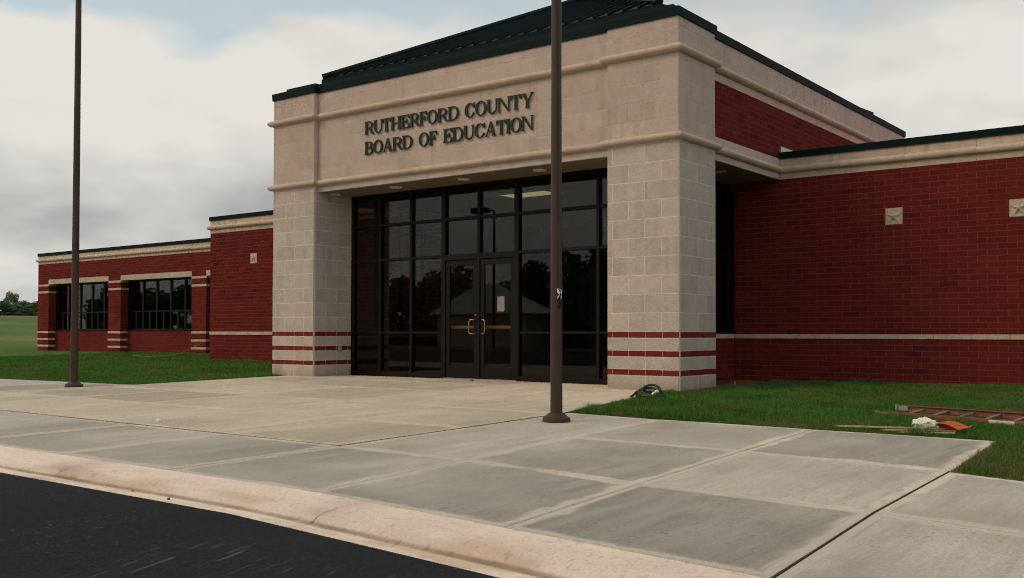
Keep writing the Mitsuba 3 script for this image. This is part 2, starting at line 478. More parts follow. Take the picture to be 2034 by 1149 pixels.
for a, b in zip(XW[:-1], XW[1:]):
    ye = lambda x: ip([(-20, -4.3), (-13.6, -4.05), (-9.25, -3.72)], x)
    slab('plaza', 'mat_walk', [(b, y_row1(b)), (a, y_row1(a)), (a, -6.02), (b, -6.02)])
    slab('plaza', 'mat_walk', [(b, -6.02), (a, -6.02), (a, ye(a)), (b, ye(b))])
def filler(pts, w=.008):
    P = np.array(pts, float)
    fine = np.vstack([np.linspace(P[i], P[i + 1], 12)[:-1] for i in range(len(P) - 1)] + [P[-1:]])
    d = np.gradient(fine, axis=0)
    nrm = np.column_stack([-d[:, 1], d[:, 0]]) / np.linalg.norm(d, axis=1, keepdims=True)
    wv = w * (.75 + .5 * meshkit.noise(np.column_stack([fine * 3.3, fine[:, :1] * 0])))[:, None]
    L, R = fine - nrm * wv, fine + nrm * wv
    v = np.vstack([np.column_stack([L, gz(L[:, 0], L[:, 1]) + .0028]), np.column_stack([R, gz(R[:, 0], R[:, 1]) + .0028]), np.column_stack([L, gz(L[:, 0], L[:, 1]) - .08]), np.column_stack([R, gz(R[:, 0], R[:, 1]) - .08])])
    n = len(fine)
    i = np.arange(n - 1)
    f = np.vstack([np.stack([i, i + 1 + n, i + 1], 1), np.stack([i, i + n, i + n + 1], 1), np.stack([i, i + 1, i + 1 + 2 * n], 1), np.stack([i, i + 1 + 2 * n, i + 2 * n], 1),
                   np.stack([i + n, i + 1 + 3 * n, i + 1 + n], 1), np.stack([i + n, i + 3 * n, i + 1 + 3 * n], 1)])
    obj('expansion_joint', (v, f), 'mat_joint', 'plaza')


filler([(x, y_row1(x)) for x in np.linspace(-19, .74, 12)])
filler(list(zip(RX[:4], [y_row1(.74)] + YP[1:4])))
filler([(5.78, y_kerb(5.78)), (5.66, y_row1(5.66)), (5.60, -6.40)], .005)
PAVE = unary_union([p.buffer(.04, join_style=2) for p in PAVED]).buffer(-.04, join_style=2)
gx = np.arange(-22, 10.1, 1.0)
obj('joint_bed', cells(PAVE.buffer(-.03), gx, np.arange(-11, 2.1, 1.0), lambda x, y: gz(x, y) - .016), 'mat_joint', 'plaza')

# kerb: rolled face and gutter pan, in cast lengths
labels['kerb'] = {'kind': 'structure'}
KP = [(0, -.10), (.003, -.003), (.012, 0), (.10, -.001), (.24, -.008), (.34, -.018), (.40, -.036), (.435, -.060), (.455, -.070), (.48, -.073), (.64, -.065), (.645, -.14)]
kj = [3.0 + 3.05 * k for k in range(-10, 3)]
for a, b in zip(kj[:-1], kj[1:]):
    xs = np.linspace(a + .004, b - .004, 9)
    v = np.array([[[x, y_kerb(x) - o, gz(x, y_kerb(x)) + z] for o, z in KP] for x in xs])
    k = len(KP)
    f = []
    for i in range(len(xs) - 1):
        for j in range(k - 1):
            p = i * k + j
            f += [[p, p + 1, p + k + 1], [p, p + k + 1, p + k]]
    for e in (0, (len(xs) - 1) * k):
        for j in range(1, k - 1):
            f.append([e, e + j, e + j + 1])
    uvk = np.column_stack([np.tile([o for o, _ in KP], len(xs)), np.repeat(xs, k)])
    obj('segment', (v.reshape(-1, 3), np.array(f)), 'mat_kerb', 'kerb', smooth=True, uv=uvk)

for x in kj[1:-1]:                           # the sawn joints between the lengths
    v = np.array([[[x + dx, y_kerb(x) - o, gz(x, y_kerb(x)) + z - .0015 - .05 * k2] for o, z in KP[1:-1]] for k2 in (0, 1) for dx in (-.006, .006)])
    k = v.shape[1]
    i = np.arange(k - 1)
    obj('joint', (v.reshape(-1, 3), np.vstack([np.stack([i, i + 1, i + k + 1], 1), np.stack([i, i + k + 1, i + k], 1)])), 'mat_joint', 'kerb')

# asphalt
GUT = [(x, y_kerb(x) - .64) for x in (-27.5, -1.9, 2.4, 4.17, 5.77, 9)]
road_poly = Polygon([(-160, -10.25)] + [(-28, -10.26)] + GUT + [(12, -11.4), (160, -11.4), (160, -30), (-160, -30)])


def road_z(x, y):
    return -.2135 - .006 * np.clip(-10.3 - y, 0, 6)


obj('road', cells(road_poly, np.r_[-160, -80, -40, np.arange(-28, 12.1, 2), 40, 80, 160], np.r_[-30, -24, -20, np.arange(-17, -9.5, 1.)], road_z), 'mat_asphalt', smooth=30)
tag('road', kind='structure')

FOOT = unary_union([sbox(-9.85, .05, -.05, 12.4), sbox(-18.05, 4.36, 11.9, 26), sbox(-36.4, 8.9, -17, 26)])
geo = np.r_[np.geomspace(14, 1500, 24)]
lx = np.r_[-geo[::-1] - 12, np.arange(-25, 12.1, 1.5), geo + 12]
ly = np.r_[-geo[::-1] - 12, np.arange(-25, 24.1, 1.5), geo + 25]
KERB = Polygon([(x, y_kerb(x) + .01) for x in (-27.5, -1.9, 2.4, 4.17, 5.77, 9)] + [(x, y_kerb(x) - .65) for x in (9, 5.77, 4.17, 2.4, -1.9, -27.5)])
lawn_poly = sbox(-1490, -1490, 1490, 1490).difference(unary_union([PAVE, road_poly, KERB, FOOT]))
obj('lawn', cells(lawn_poly, lx, ly, lawn_z), 'mat_lawn', smooth=30)
tag('lawn', kind='structure')


def blades(poly, per, h0, h1, w, seed, dens=None):
    r = np.random.default_rng(seed)
    x0, y0, x1, y1 = poly.bounds
    n = int((x1 - x0) * (y1 - y0) * per)
    p = np.column_stack([r.uniform(x0, x1, n), r.uniform(y0, y1, n)])
    import shapely
    p = p[shapely.contains_xy(poly, p[:, 0], p[:, 1])]
    q = np.column_stack([p, p[:, 0] * 0])
    cl = meshkit.fbm(q * 3.2, 3, seed)
    fine = meshkit.noise(q * 14, seed + 3)
    keep = r.uniform(0, 1, len(p)) < np.clip(.35 + 1.1 * cl, 0, 1)
    p, cl, fine, q = p[keep], cl[keep], fine[keep], q[keep]
    n = len(p)
    a = r.uniform(0, 2 * np.pi, n)
    tuft = np.clip((meshkit.fbm(q * 2.1, 3, seed + 9) - .58) * 8, 0, 1)
    h = (h0 + (h1 - h0) * r.uniform(0, 1, n) ** 1.5) * (.35 + 1.1 * cl) * (1 + .8 * tuft)
    lean = r.uniform(.15, .9, n) * h
    la = r.uniform(0, 2 * np.pi, n)
    z = lawn_z(p[:, 0], p[:, 1]) - .004
    ww = w * r.uniform(.7, 1.3, n)
    b0 = np.column_stack([p[:, 0] - np.cos(a) * ww, p[:, 1] - np.sin(a) * ww, z])
    b1 = np.column_stack([p[:, 0] + np.cos(a) * ww, p[:, 1] + np.sin(a) * ww, z])
    t = np.column_stack([p[:, 0] + np.cos(la) * lean, p[:, 1] + np.sin(la) * lean, z + h])
    v = np.stack([b0, b1, t], 1).reshape(-1, 3)
    f = np.arange(3 * n).reshape(-1, 3)
    k = np.clip(.55 * fine + .45 * r.uniform(0, 1, n), 0, 1)[:, None]
    c = np.array([.048, .130, .021]) * (1 - k) + np.array([.115, .238, .044]) * k
    dry = (r.uniform(0, 1, n) < .03 + .5 * np.clip((meshkit.fbm(q * 1.3, 4, 77) - .50) * 5, 0, 1))[:, None]
    c = c * (1 + .5 * (meshkit.fbm(q * .6, 3, 41) - .5))[:, None] * np.array([1, 1, 1])
    c = np.where(dry, np.array([.20, .155, .07]) * (.7 + .5 * k), c)
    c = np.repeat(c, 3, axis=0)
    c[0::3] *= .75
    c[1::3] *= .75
    return (v, f), c


LR = sbox(-.5, -7.4, 9.5, 4.29).difference(unary_union([PAVE.buffer(.022), sbox(-1.4, 0, 0.0, 4.3)]))
LL = sbox(-27, -4.6, -9.0, 8.5).difference(unary_union([PAVE.buffer(.02), sbox(-18.1, 4.3, -8, 9), sbox(-9.9, 0, -8, 5)]))
g1, c1 = blades(LR, 7500, .025, .075, .0032, 1)
g2, c2 = blades(LL, 2600, .03, .075, .006, 2)
c2 = c2 * 1.22
c1 = c1 * .92
m = cat([g1, g2])
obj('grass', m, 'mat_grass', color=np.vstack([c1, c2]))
tag('grass', 'short green grass on the lawns beside the entrance paving', 'grass', kind='stuff')
soil = PAVE.buffer(.075).difference(unary_union([PAVE.buffer(.002), road_poly, KERB.buffer(.02), FOOT, sbox(-9.95, -.02, .05, 1.3)])).intersection(sbox(-22, -9.0, 9.2, 1.5))
obj('soil_edge', cells(soil, np.arange(-22, 9.6, .8), np.arange(-9.2, 1.7, .8), lambda x, y: lawn_z(x, y) + .006), 'mat_soil', 'lawn')
# ------------------------------------------------------------------ masonry
BUILD = thing('office_building', 'low red brick office building with pale block entrance front and dark green metal roof', 'building')


def face(o, du, dn):
    """frame of a wall face: origin, unit along, unit outward; returns f(a0, a1, d0, d1, z0, z1) -> world box limits"""
    o, du, dn = np.array(o, float), np.array(du, float), np.array(dn, float)

    def f(a0, a1, d0, d1, z0, z1):
        p, q = o + du * a0 + dn * d0, o + du * a1 + dn * d1
        return (min(p[0], q[0]), max(p[0], q[0]), min(p[1], q[1]), max(p[1], q[1]), z0, z1)
    return f


UNIT = {}


def unit(colour):
    k = tuple(np.round(colour, 4))
    if k not in UNIT:
        v, f = bx(0, 1, 0, 1, 0, 1)
        v = v[f.ravel()]
        f = np.arange(36).reshape(-1, 3)
        UNIT[k] = mikit.ply((v, f), 'mat_brick', color=np.tile(colour, (36, 1)))
    return UNIT[k]


BR = np.array([(.158, .022, .016), (.168, .025, .018), (.150, .021, .016), (.160, .023, .020), (.132, .019, .018), (.174, .027, .018), (.108, .018, .020), (.155, .022, .017)]) * np.array([.87, .80, .86])
BRP = [.2, .18, .18, .12, .1, .1, .05, .07]
STRIPE = np.array([(.185, .026, .022), (.195, .030, .024), (.175, .024, .020)])


def brick_boxes(L, zs, blen=.3115, joint=.011, shift=0.0, holes=(), start=0):
    """running bond: [(a0, a1, z0, z1)] over the length L and the course edges zs, leaving out the holes (a0, a1, z0, z1)"""
    out = []
    for k, (z0, z1) in enumerate(zip(zs[:-1], zs[1:])):
        a = shift - (blen / 2 if (k + start) % 2 else 0)
        edges = [0.0]
        while a < L - .02:
            if a > .02: edges.append(a)
            a += blen
        edges.append(L)
        for a0, a1 in zip(edges[:-1], edges[1:]):
            spans = [(a0, a1)]
            for h0, h1, hz0, hz1 in holes:
                if z0 < hz1 - .01 and z1 > hz0 + .01:
                    spans = [s for x0, x1 in spans for s in ([(x0, x1)] if x1 <= h0 + .001 or x0 >= h1 - .001 else [(x0, h0), (h1, x1)] if x0 < h0 and x1 > h1 else [(x0, h0)] if x0 < h0 else [(h1, x1)] if x1 > h1 else [])]
            out += [(x0 + joint / 2, x1 - joint / 2, z0 + joint / 2, z1 - joint / 2) for x0, x1 in spans if x1 - x0 > .03]
    return out


def lay_bricks(parent, f, boxes, separate=0, seed=0, near=None, depth=.045, proud=0.0):
    """bricks as parts (the 'separate' nearest ones) and the rest as one stuff mesh with a colour for each brick"""
    r = np.random.default_rng(seed)
    order = list(range(len(boxes)))
    if near is not None:
        cen = np.array([[(b[0] + b[1]) / 2, (b[2] + b[3]) / 2] for b in boxes])
        order = list(np.argsort([near(*c) for c in cen]))
    rest, col = [], []
    for n, i in enumerate(order):
        a0, a1, z0, z1 = boxes[i]
        c = BR[r.choice(len(BR), p=BRP)]
        d = proud + r.uniform(-.001, .001)
        x0, x1, y0, y1, zz0, zz1 = f(a0, a1, -depth, d, z0, z1)
        if n < separate:
            scene[nk(parent + '__brick')] = {**unit(c), 'to_world': T().translate([x0, y0, zz0]).scale([x1 - x0, y1 - y0, zz1 - zz0])}
        else:
            rest.append(bx(x0, x1, y0, y1, zz0, zz1))
            col.append(np.tile(c * r.uniform(.93, 1.07), (8, 1)))
    if rest:
        k = obj('brickwork', cat(rest), 'mat_brick', parent, color=np.vstack(col))
        labels[k] = {'kind': 'stuff'}


COURSE = .1035
# ---- right brick wing
w = nk(BUILD + '__brick_wall')
XR0, XR1 = -1.06, 10.5
f = face((XR0, YW, 0), (1, 0, 0), (0, -1, 0))
scene[w] = mikit.ply(cat([bx(XR0 + .012, XR1, YW + .0045, YW + .30, -.35, 4.25), bx(XR0 + .012, XR0 + .3, YW + .30, 24, -.35, 4.25), bx(XR1 - .3, XR1, YW + .31, 24, -.35, 4.25), bx(XR0 + .31, XR1 - .31, YW + .31, 24, 4.02, 4.10)]), 'mat_brick_mortar')
zs_up = [.875 + COURSE * k for k in range(29)] + [3.857]
zs_lo = [.785 - COURSE * k for k in range(9)][::-1]
TILES = [1.885, 3.93, 5.975, 8.02]
holes = [(t - XR0, t + .31 - XR0, .875 + COURSE * 19, .875 + COURSE * 22) for t in TILES]
bb = brick_boxes(XR1 - XR0, zs_up, shift=2.184 - XR0 - 12 * .3115, holes=holes) + brick_boxes(XR1 - XR0, zs_lo, shift=2.184 - XR0 - 12 * .3115, start=1)
lay_bricks(w, f, bb, 240, 1, near=lambda a, z: (0 if a + XR0 < 4.45 else 50) + abs(a + XR0 - 4.2))
SILLZ = (.785, .875)


def band(parent, f, L, z0, z1, length, out, name='stone', shift=0.0, m='mat_stone', back=.06, joint=.006):
    a = -((length - shift) % length)
    while a < L - .01:
        a0, a1 = max(a, 0), min(a + length, L)
        if a1 - a0 > .05:
            x0, x1, y0, y1, _, _ = f(a0 + joint / 2, a1 - joint / 2, -back, out, z0, z1)
            obj(name, cham(x0, x1, y0, y1, z0 + .003, z1 - .003, .005), m, parent)
        a += length


band(w, f, XR1 - XR0, .785, .875, .617, .022, 'sill_stone', shift=.06)
for t in TILES:                              # carved square stones: a raised star on each
    x0, x1, y0, y1, z0, z1 = f(t + .006 - XR0, t + .304 - XR0, -.06, .012, .875 + COURSE * 19 + .006, .875 + COURSE * 22 - .006)
    k = obj('star_stone', cham(x0, x1, y0, y1, z0, z1, .008), 'mat_stone', BUILD)
    cx, cz = (x0 + x1) / 2, (z0 + z1) / 2
    P = [(cx + (.150 if i % 2 == 0 else .060) * math.sin(i * math.pi / 5), cz + (.150 if i % 2 == 0 else .060) * math.cos(i * math.pi / 5)) for i in range(10)]
    v = np.array([[px, y0 - .001, pz] for px, pz in P] + [[cx, y0 - .045, cz]])
    obj('star', (v, np.array([[i, (i + 1) % 10, 10] for i in range(10)])), 'mat_stone', k)


def top_band(path, closed=False, roll_z=4.032, r=.067, parts=('cornice_stone', 'cornice_roll'), parent=BUILD, z=(3.857, 3.972, 4.095, 4.258), length=1.22):
    """the pale stone cap of a wing: plain course, rounded roll, plain course, in cast lengths along the path"""
    P = np.array(path, float)
    ang = np.linspace(-math.pi / 2, math.pi / 2, 9)
    roll = [(-.03, roll_z - r)] + [(.012 + r * 1.05 * math.cos(t), roll_z + r * math.sin(t)) for t in ang] + [(-.03, roll_z + r)]
    lo = [(-.04, z[0]), (.002, z[0]), (.004, z[1]), (-.04, z[1])]
    up = [(-.04, z[2]), (.004, z[2]), (.002, z[3]), (-.04, z[3])]
    for nm, prof in ((parts[0], lo), (parts[1], roll), (parts[0], up)):
        for i in range(len(P) - 1):
            L = np.linalg.norm(P[i + 1] - P[i])
            n = max(1, round(L / length))
            # corners stay inside one mitred piece: cut only straight stretches
            ts = np.linspace(0, 1, n + 1)
            for k in range(n):
                a, b = P[i] + (P[i + 1] - P[i]) * ts[k], P[i] + (P[i + 1] - P[i]) * ts[k + 1]
                d = (P[i + 1] - P[i]) / L
                pa = [a + d * .003, b - d * .003]
                pre = post = None
                v, ff = sweep(pa, prof)
                # mitre the ends at path corners
                kk = len(prof)
                for e, idx, nb in ((0, i, i - 1), (1, i + 1, i + 2)):
                    at_corner = (k == 0 and e == 0) or (k == n - 1 and e == 1)
                    if at_corner and 0 <= nb < len(P):
                        d2 = (P[idx] - P[nb]) / np.linalg.norm(P[idx] - P[nb]) if e == 0 else (P[nb] - P[idx]) / np.linalg.norm(P[nb] - P[idx])
                        n0, n1 = np.array([d[1], -d[0]]), np.array([d2[1], -d2[0]])
                        mm = (n0 + n1) / (1 + n0 @ n1)
                        rows = slice(0, kk) if e == 0 else slice(kk, 2 * kk)
                        v[rows, :2] = np.array([P[idx] + mm * o for o, _ in prof])
                obj(nm, (v, ff), 'mat_stone', parent, smooth=50 if prof is roll else False)


def coping(path, z0=4.258, z1=4.378, out=.03, parent=BUILD, name='roof_edge', m='mat_green_metal', back=.32):
    prof = [(out - .012, z0), (out, z0 - .012), (out + .004, z1 - .012), (out - .006, z1), (-back, z1 + .01), (-back - .004, z0)]
    v, ff = sweep(path, prof)
    return obj(name, (v, ff), m, parent)


# ---- left brick wing
w = nk(BUILD + '__brick_wall')
XA, XB = -18.1, -8.86
f = face((XA, YW, 0), (1, 0, 0), (0, -1, 0))
scene[w] = mikit.ply(cat([bx(XA + .012, XB - .012, YW + .0045, YW + .30, -.35, 4.25), bx(XA + .012, XA + .3, YW + .31, 24, -.35, 4.25), bx(XB - .3, XB - .012, YW + .31, 24, -.35, 4.25), bx(XA + .31, XB - .31, YW + .31, 24, 4.02, 4.10)]), 'mat_brick_mortar')
zl = [.912 + COURSE * k for k in range(29)] + [3.865]
zo = [.812 - COURSE * k for k in range(10)][::-1]
tl = [-16.19]
bb = brick_boxes(XB - XA, zl, holes=[(t - XA, t + .31 - XA, .912 + COURSE * 19, .912 + COURSE * 22) for t in tl]) + brick_boxes(XB - XA, zo)
lay_bricks(w, f, bb, 0, 2)
band(w, f, XB - XA, .812, .912, .617, .022, 'sill_stone')
for t in tl:
    x0, x1, y0, y1, z0, z1 = f(t + .006 - XA, t + .304 - XA, -.06, .012, .912 + COURSE * 19 + .006, .912 + COURSE * 22 - .006)
    k = obj('star_stone', cham(x0, x1, y0, y1, z0, z1, .008), 'mat_stone', BUILD)
    cx, cz = (x0 + x1) / 2, (z0 + z1) / 2
    P = [(cx + (.150 if i % 2 == 0 else .060) * math.sin(i * math.pi / 5), cz + (.150 if i % 2 == 0 else .060) * math.cos(i * math.pi / 5)) for i in range(10)]
    obj('star', (np.array([[px, y0 - .001, pz] for px, pz in P] + [[cx, y0 - .045, cz]]), np.array([[i, (i + 1) % 10, 10] for i in range(10)])), 'mat_stone', k)

# ---- main block: pale concrete block pillars and frieze
W, PW, PD, INS = 9.897, 1.330, 1.306, .11
XPL = (-W, -W + 1.317)                       # left pillar
XPR = (-PW, 0.0)                             # right pillar
SOF = 3.853


def lay_blocks(parent, f, L, zs, blen=.61, joint=.014, shift=0.0, depth=.05, name='block', ends=(1, 1), start=0, seed=0, stuff=False):
    BL = BLOCK if zs[-1] < 4.0 else BLOCKF
    r = np.random.default_rng(seed)
    acc = []
    for k, (z0, z1) in enumerate(zip(zs[:-1], zs[1:])):
        a = shift - (blen / 2 if (k + start) % 2 else 0)
        e = [0.0]
        while a < L - .06:
            if a > .06: e.append(a)
            a += blen
        e.append(L)
        for i, (a0, a1) in enumerate(zip(e[:-1], e[1:])):
            j0 = joint / 2 if (i > 0 or ends[0]) else 0
            j1 = joint / 2 if (i < len(e) - 2 or ends[1]) else 0
            lim = f(a0 + j0, a1 - j1, -depth, r.uniform(-.0007, .0007), z0 + joint / 2, z1 - joint / 2)
            if stuff:
                acc.append(bx(*lim))
            else:
                obj(name, cham(*lim, .0022), BL[r.choice(4, p=[.4, .25, .2, .15])], parent)
    if acc:
        labels[obj('blockwork', cat(acc), BL[0], parent)] = {'kind': 'stuff'}


def stripe(parent, f, L, z0, z1, shift=0.0, ends=(1, 1), seed=0, stuff=False):
    r = np.random.default_rng(seed)
    for a0, a1, b0, b1 in brick_boxes(L, [z0, z1], shift=shift):
        if a0 < .006 and not ends[0]: a0 = 0
        if a1 > L - .006 and not ends[1]: a1 = L
        x0, x1, y0, y1, zz0, zz1 = f(a0, a1, -.05, .0015, b0, b1)
        scene[nk(parent + '__stripe_brick')] = {**unit(STRIPE[r.choice(3)]), 'to_world': T().translate([x0, y0, zz0]).scale([x1 - x0, y1 - y0, zz1 - zz0])}


def pillar(x0, x1, seen, seed):
    k = nk(BUILD + '__pillar')
    scene[k] = mikit.ply(bx(x0 + .0035, x1 - .0035, .0035, PD - .0035, -.3, 4.03), 'mat_stone_mortar')
    obj('upper_core', bx(x0 + .0035, x1 - .0035, .0035, PD - .0035, 4.031, 5.955), 'mat_frieze_mortar', k)
    sh = [.315, .315, .31, .31]
    faces = {'front': (face((x0, 0, 0), (1, 0, 0), (0, -1, 0)), x1 - x0, (1, 1)),
             'right': (face((x1, .05, 0), (0, 1, 0), (1, 0, 0)), PD - .05, (0, 1)),
             'left': (face((x0, .05, 0), (0, 1, 0), (-1, 0, 0)), PD - .05, (0, 1)),
             'back': (face((x0 + .05, PD, 0), (1, 0, 0), (0, 1, 0)), x1 - x0 - .1, (0, 0))}
    zlow = [(-.12, .2032), (.3048, .508), (.6096, .8128)]
    zst = [(.2032, .3048), (.508, .6096), (.8128, .9144)]
    zmid = [.9144 + .3048 * i for i in range(10)] + [3.963]
    zup = [4.10, 4.347, 4.652, 4.957, 5.261, 5.372]
    ztop = [5.508, 5.79, 5.957]
    for side, (f, L, ends) in faces.items():
        st = side not in seen
        s = .095 if side == 'front' else .0
        for z0, z1 in zlow:
            lay_blocks(k, f, L, [z0, z1], shift=s + .62, ends=ends, seed=seed, stuff=st)
        for i, (z0, z1) in enumerate(zst):
            if st:
                labels[obj('stripe_brickwork', cat([bx(*f(a0, a1, -.05, .0015, b0, b1)) for a0, a1, b0, b1 in brick_boxes(L, [z0, z1])]), 'mat_brick', k, color=np.tile(STRIPE[0], (8 * len(brick_boxes(L, [z0, z1])), 1)))] = {'kind': 'stuff'}
            else:
                stripe(k, f, L, z0, z1, shift=s, ends=ends, seed=seed + i)
        for zz, b in ((zmid, 0), (zup, 1), (ztop, 0)):
            lay_blocks(k, f, L, zz, shift=s + .305 * (side != 'front') + .31, ends=ends, seed=seed + 5 + b, start=b, stuff=st)
    return k


PL = pillar(*XPL, ('front', 'right'), 20)
PR = pillar(*XPR, ('front', 'right'), 40)
labels[PL] = {'label': 'left pale block pillar with three red brick stripes at its foot'}
labels[PR] = {'label': 'right pale block pillar, nearest the lawn and the ladder'}

# frieze over the doors
fz = nk(BUILD + '__frieze')
FX0, FX1 = XPL[1] + .002, XPR[0] - .002
scene[fz] = mikit.ply(bx(FX0, FX1, INS + .0035, INS + .40, SOF + .012, 5.955), 'mat_frieze_mortar')
f = face((FX0, INS, 0), (1, 0, 0), (0, -1, 0))
lay_blocks(fz, f, FX1 - FX0, [SOF, 3.972], blen=1.22, joint=.006, seed=60, depth=.07)
lay_blocks(fz, f, FX1 - FX0, [4.095, 4.347, 4.652, 4.957, 5.261, 5.372], shift=.2, seed=61, start=1)
lay_blocks(fz, f, FX1 - FX0, [5.508, 5.79, 5.957], shift=.2, seed=62)
# long side wall above the right wing: stone, roll, brick, stone, roll, stone
sd = nk(BUILD + '__side_wall')
YB = 12.5
scene[sd] = mikit.ply(cat([bx(-INS - .30, -INS - .0045, PD + .002, YB, SOF + .012, 5.955), bx(-9.78, -9.49, PD + .002, YB, SOF + .012, 5.955), bx(-9.48, -.42, YB - .3, YB - .01, SOF, 5.955)]), 'mat_brick_mortar')
f = face((-INS, PD, 0), (0, 1, 0), (1, 0, 0))
zb = [4.262 + .1005 * k for k in range(10)] + [5.228]
bb = brick_boxes(YB - PD, zb[:-1] + [5.228] if zb[-2] < 5.2 else zb, shift=.1)
lay_bricks(sd, f, bb, 0, 5)
f2 = face((-INS, PD + .003, 0), (0, 1, 0), (1, 0, 0))
lay_blocks(sd, f2, 3.0, [SOF, 3.972], blen=1.0, joint=.006, seed=70, name='course_stone')
lay_blocks(sd, f2, YB - PD, [4.095, 4.262], blen=1.0, joint=.006, seed=71, name='course_stone')
lay_blocks(sd, f2, YB - PD, [5.228, 5.372], blen=1.0, joint=.006, seed=72, name='course_stone')
lay_blocks(sd, f2, YB - PD, [5.508, 5.957], blen=.61, joint=.008, seed=73, name='course_stone')
# left side wall, mirrored (barely seen)
fl = face((-W + INS, PD, 0), (0, 1, 0), (-1, 0, 0))
lay_bricks(sd, fl, brick_boxes(YB - PD, zb), 0, 6)
lay_blocks(sd, face((-W + INS, PD, 0), (0, 1, 0), (-1, 0, 0)), YB - PD, [SOF, 3.972], blen=1.0, joint=.006, seed=74, stuff=True)
lay_blocks(sd, face((-W + INS, PD, 0), (0, 1, 0), (-1, 0, 0)), YB - PD, [4.095, 4.262], blen=1.0, joint=.006, seed=75, stuff=True)
lay_blocks(sd, face((-W + INS, PD, 0), (0, 1, 0), (-1, 0, 0)), YB - PD, [5.228, 5.372], blen=1.0, joint=.006, seed=76, stuff=True)
lay_blocks(sd, face((-W + INS, PD, 0), (0, 1, 0), (-1, 0, 0)), YB - PD, [5.508, 5.957], blen=.61, joint=.008, seed=77, stuff=True)

# the two rolls round the block; path walks so that 'right' is outward
OUT = [(-W + INS, YB), (-W + INS, PD), (-W, PD), (-W, 0), (XPL[1], 0), (XPL[1], INS), (XPR[0], INS), (XPR[0], 0), (0, 0), (0, PD), (-INS, PD), (-INS, YB)]


def roll_run(path, z, r, name='roll_moulding', parent=BUILD, step=1.22):
    ang = np.linspace(-math.pi / 2, math.pi / 2, 11)
    prof = [(-.02, z - r)] + [(.010 + r * 1.35 * math.cos(t), z + r * math.sin(t)) for t in ang] + [(-.02, z + r)]
    v, ff = sweep(path, prof)
    kk = len(prof)
    n = len(path)
    for i in range(n - 1):                    # one piece for each straight run between corners, mitred
        vv = v[i * kk:(i + 2) * kk]
        fs = []
        for j in range(kk - 1):
            fs += [[j, kk + j, kk + j + 1], [j, kk + j + 1, j + 1]]
        for j in range(1, kk - 1):
            fs += [[0, j, j + 1], [kk, kk + j + 1, kk + j]]
        L = np.linalg.norm(np.array(path[i + 1]) - np.array(path[i]))
        m = max(1, round(L / step))
        for q in range(m):
            a, b = vv[:kk] + (vv[kk:] - vv[:kk]) * q / m, vv[:kk] + (vv[kk:] - vv[:kk]) * (q + 1) / m
            d = (b - a) / np.linalg.norm(b - a, axis=1, keepdims=True) * .002
            obj(name, (np.vstack([a + d * (q > 0), b - d * (q < m - 1)]), np.array(fs)), 'mat_stone', parent, smooth=50)


roll_run(OUT[:10] + [(-INS, PD), (-INS, YW + .0)], 4.035, .063)
roll_run(OUT, 5.440, .066)
for i in range(0):
    pass
# wing cornices
top_band([(-INS + .0, YW), (XR1, YW)])
top_band([(XA, 8.4), (XA, YW), (-W + INS, YW)], z=(3.865, 3.978, 4.10, 4.258), roll_z=4.04)
coping([(-INS + .002, YW), (XR1, YW), (XR1, 24)])
coping([(XA, 24), (XA, YW), (-W + INS - .002, YW)], z1=4.37)
# corbelled roof edge of the main block, two steps of green metal
pr1 = [(.012, 5.957), (.026, 5.948), (.030, 6.088), (.020, 6.10), (-.19, 6.118), (-.192, 6.21), (-.20, 6.222), (-.50, 6.23), (-.50, 5.96)]
v, ff = sweep(OUT, pr1)
obj('roof_edge', (v, ff), 'mat_green_metal', BUILD)

# hip roof with standing seams
rf = nk(BUILD + '__roof')
RX0, RX1, RY0, RY1, RZ, SL = -9.15, -.745, .73, 11.9, 6.475, .486
hw = (RX1 - RX0) / 2
apz = RZ + hw * SL
xm = (RX0 + RX1) / 2
ya, yb = RY0 + hw, RY1 - hw
v = np.array([[RX0, RY0, RZ], [RX1, RY0, RZ], [RX1, RY1, RZ], [RX0, RY1, RZ], [xm, ya, apz], [xm, yb, apz]])
ff = np.array([[0, 1, 4], [1, 2, 5], [1, 5, 4], [2, 3, 5], [3, 0, 4], [3, 4, 5], [0, 2, 1], [0, 3, 2]])
scene[rf] = mikit.ply((v, ff), 'mat_roof_metal')
obj('eave_fascia', sweep([(RX0, RY1), (RX0, RY0), (RX1, RY0), (RX1, RY1)], [(-.02, 6.2), (-.02, 6.36), (.012, 6.365), (.016, 6.462), (-.06, 6.466)]), 'mat_green_metal', rf)
sp = .305
n = int((RX1 - RX0) / sp)
x = RX0 + ((RX1 - RX0) - n * sp) / 2
h_, t_ = .040, .012
while x < RX1 - .03:
    run = min(x - RX0, RX1 - x)
    if run > .08:
        a, b = np.array([x, RY0 - .03, RZ - .03 * SL]), np.array([x, RY0 + run, RZ + run * SL])
        up = np.array([0, -SL, 1.]) / math.hypot(1, SL) * h_
        sx = np.array([t_, 0, 0])
        v = np.array([a - sx, a + sx, b + sx, b - sx, a - sx + up, a + sx + up, b + sx + up, b - sx + up])
        obj('seam', (v, BOXF), 'mat_roof_metal', rf)
    x += sp
y = RY0 + .3
while y < RY1 - .3:
    run = min(y - RY0, RY1 - y, hw)
    for sgn, xe in ((1, RX0), (-1, RX1)):
        a, b = np.array([xe - sgn * .03, y, RZ - .03 * SL]), np.array([xe + sgn * run, y, RZ + run * SL])
        up = np.array([-sgn * SL, 0, 1.]) / math.hypot(1, SL) * h_
        sx = np.array([0, t_, 0])
        v = np.array([a - sx, a + sx, b + sx, b - sx, a - sx + up, a + sx + up, b + sx + up, b - sx + up])
        obj('seam', (v, BOXF), 'mat_roof_metal', rf)
    y += sp
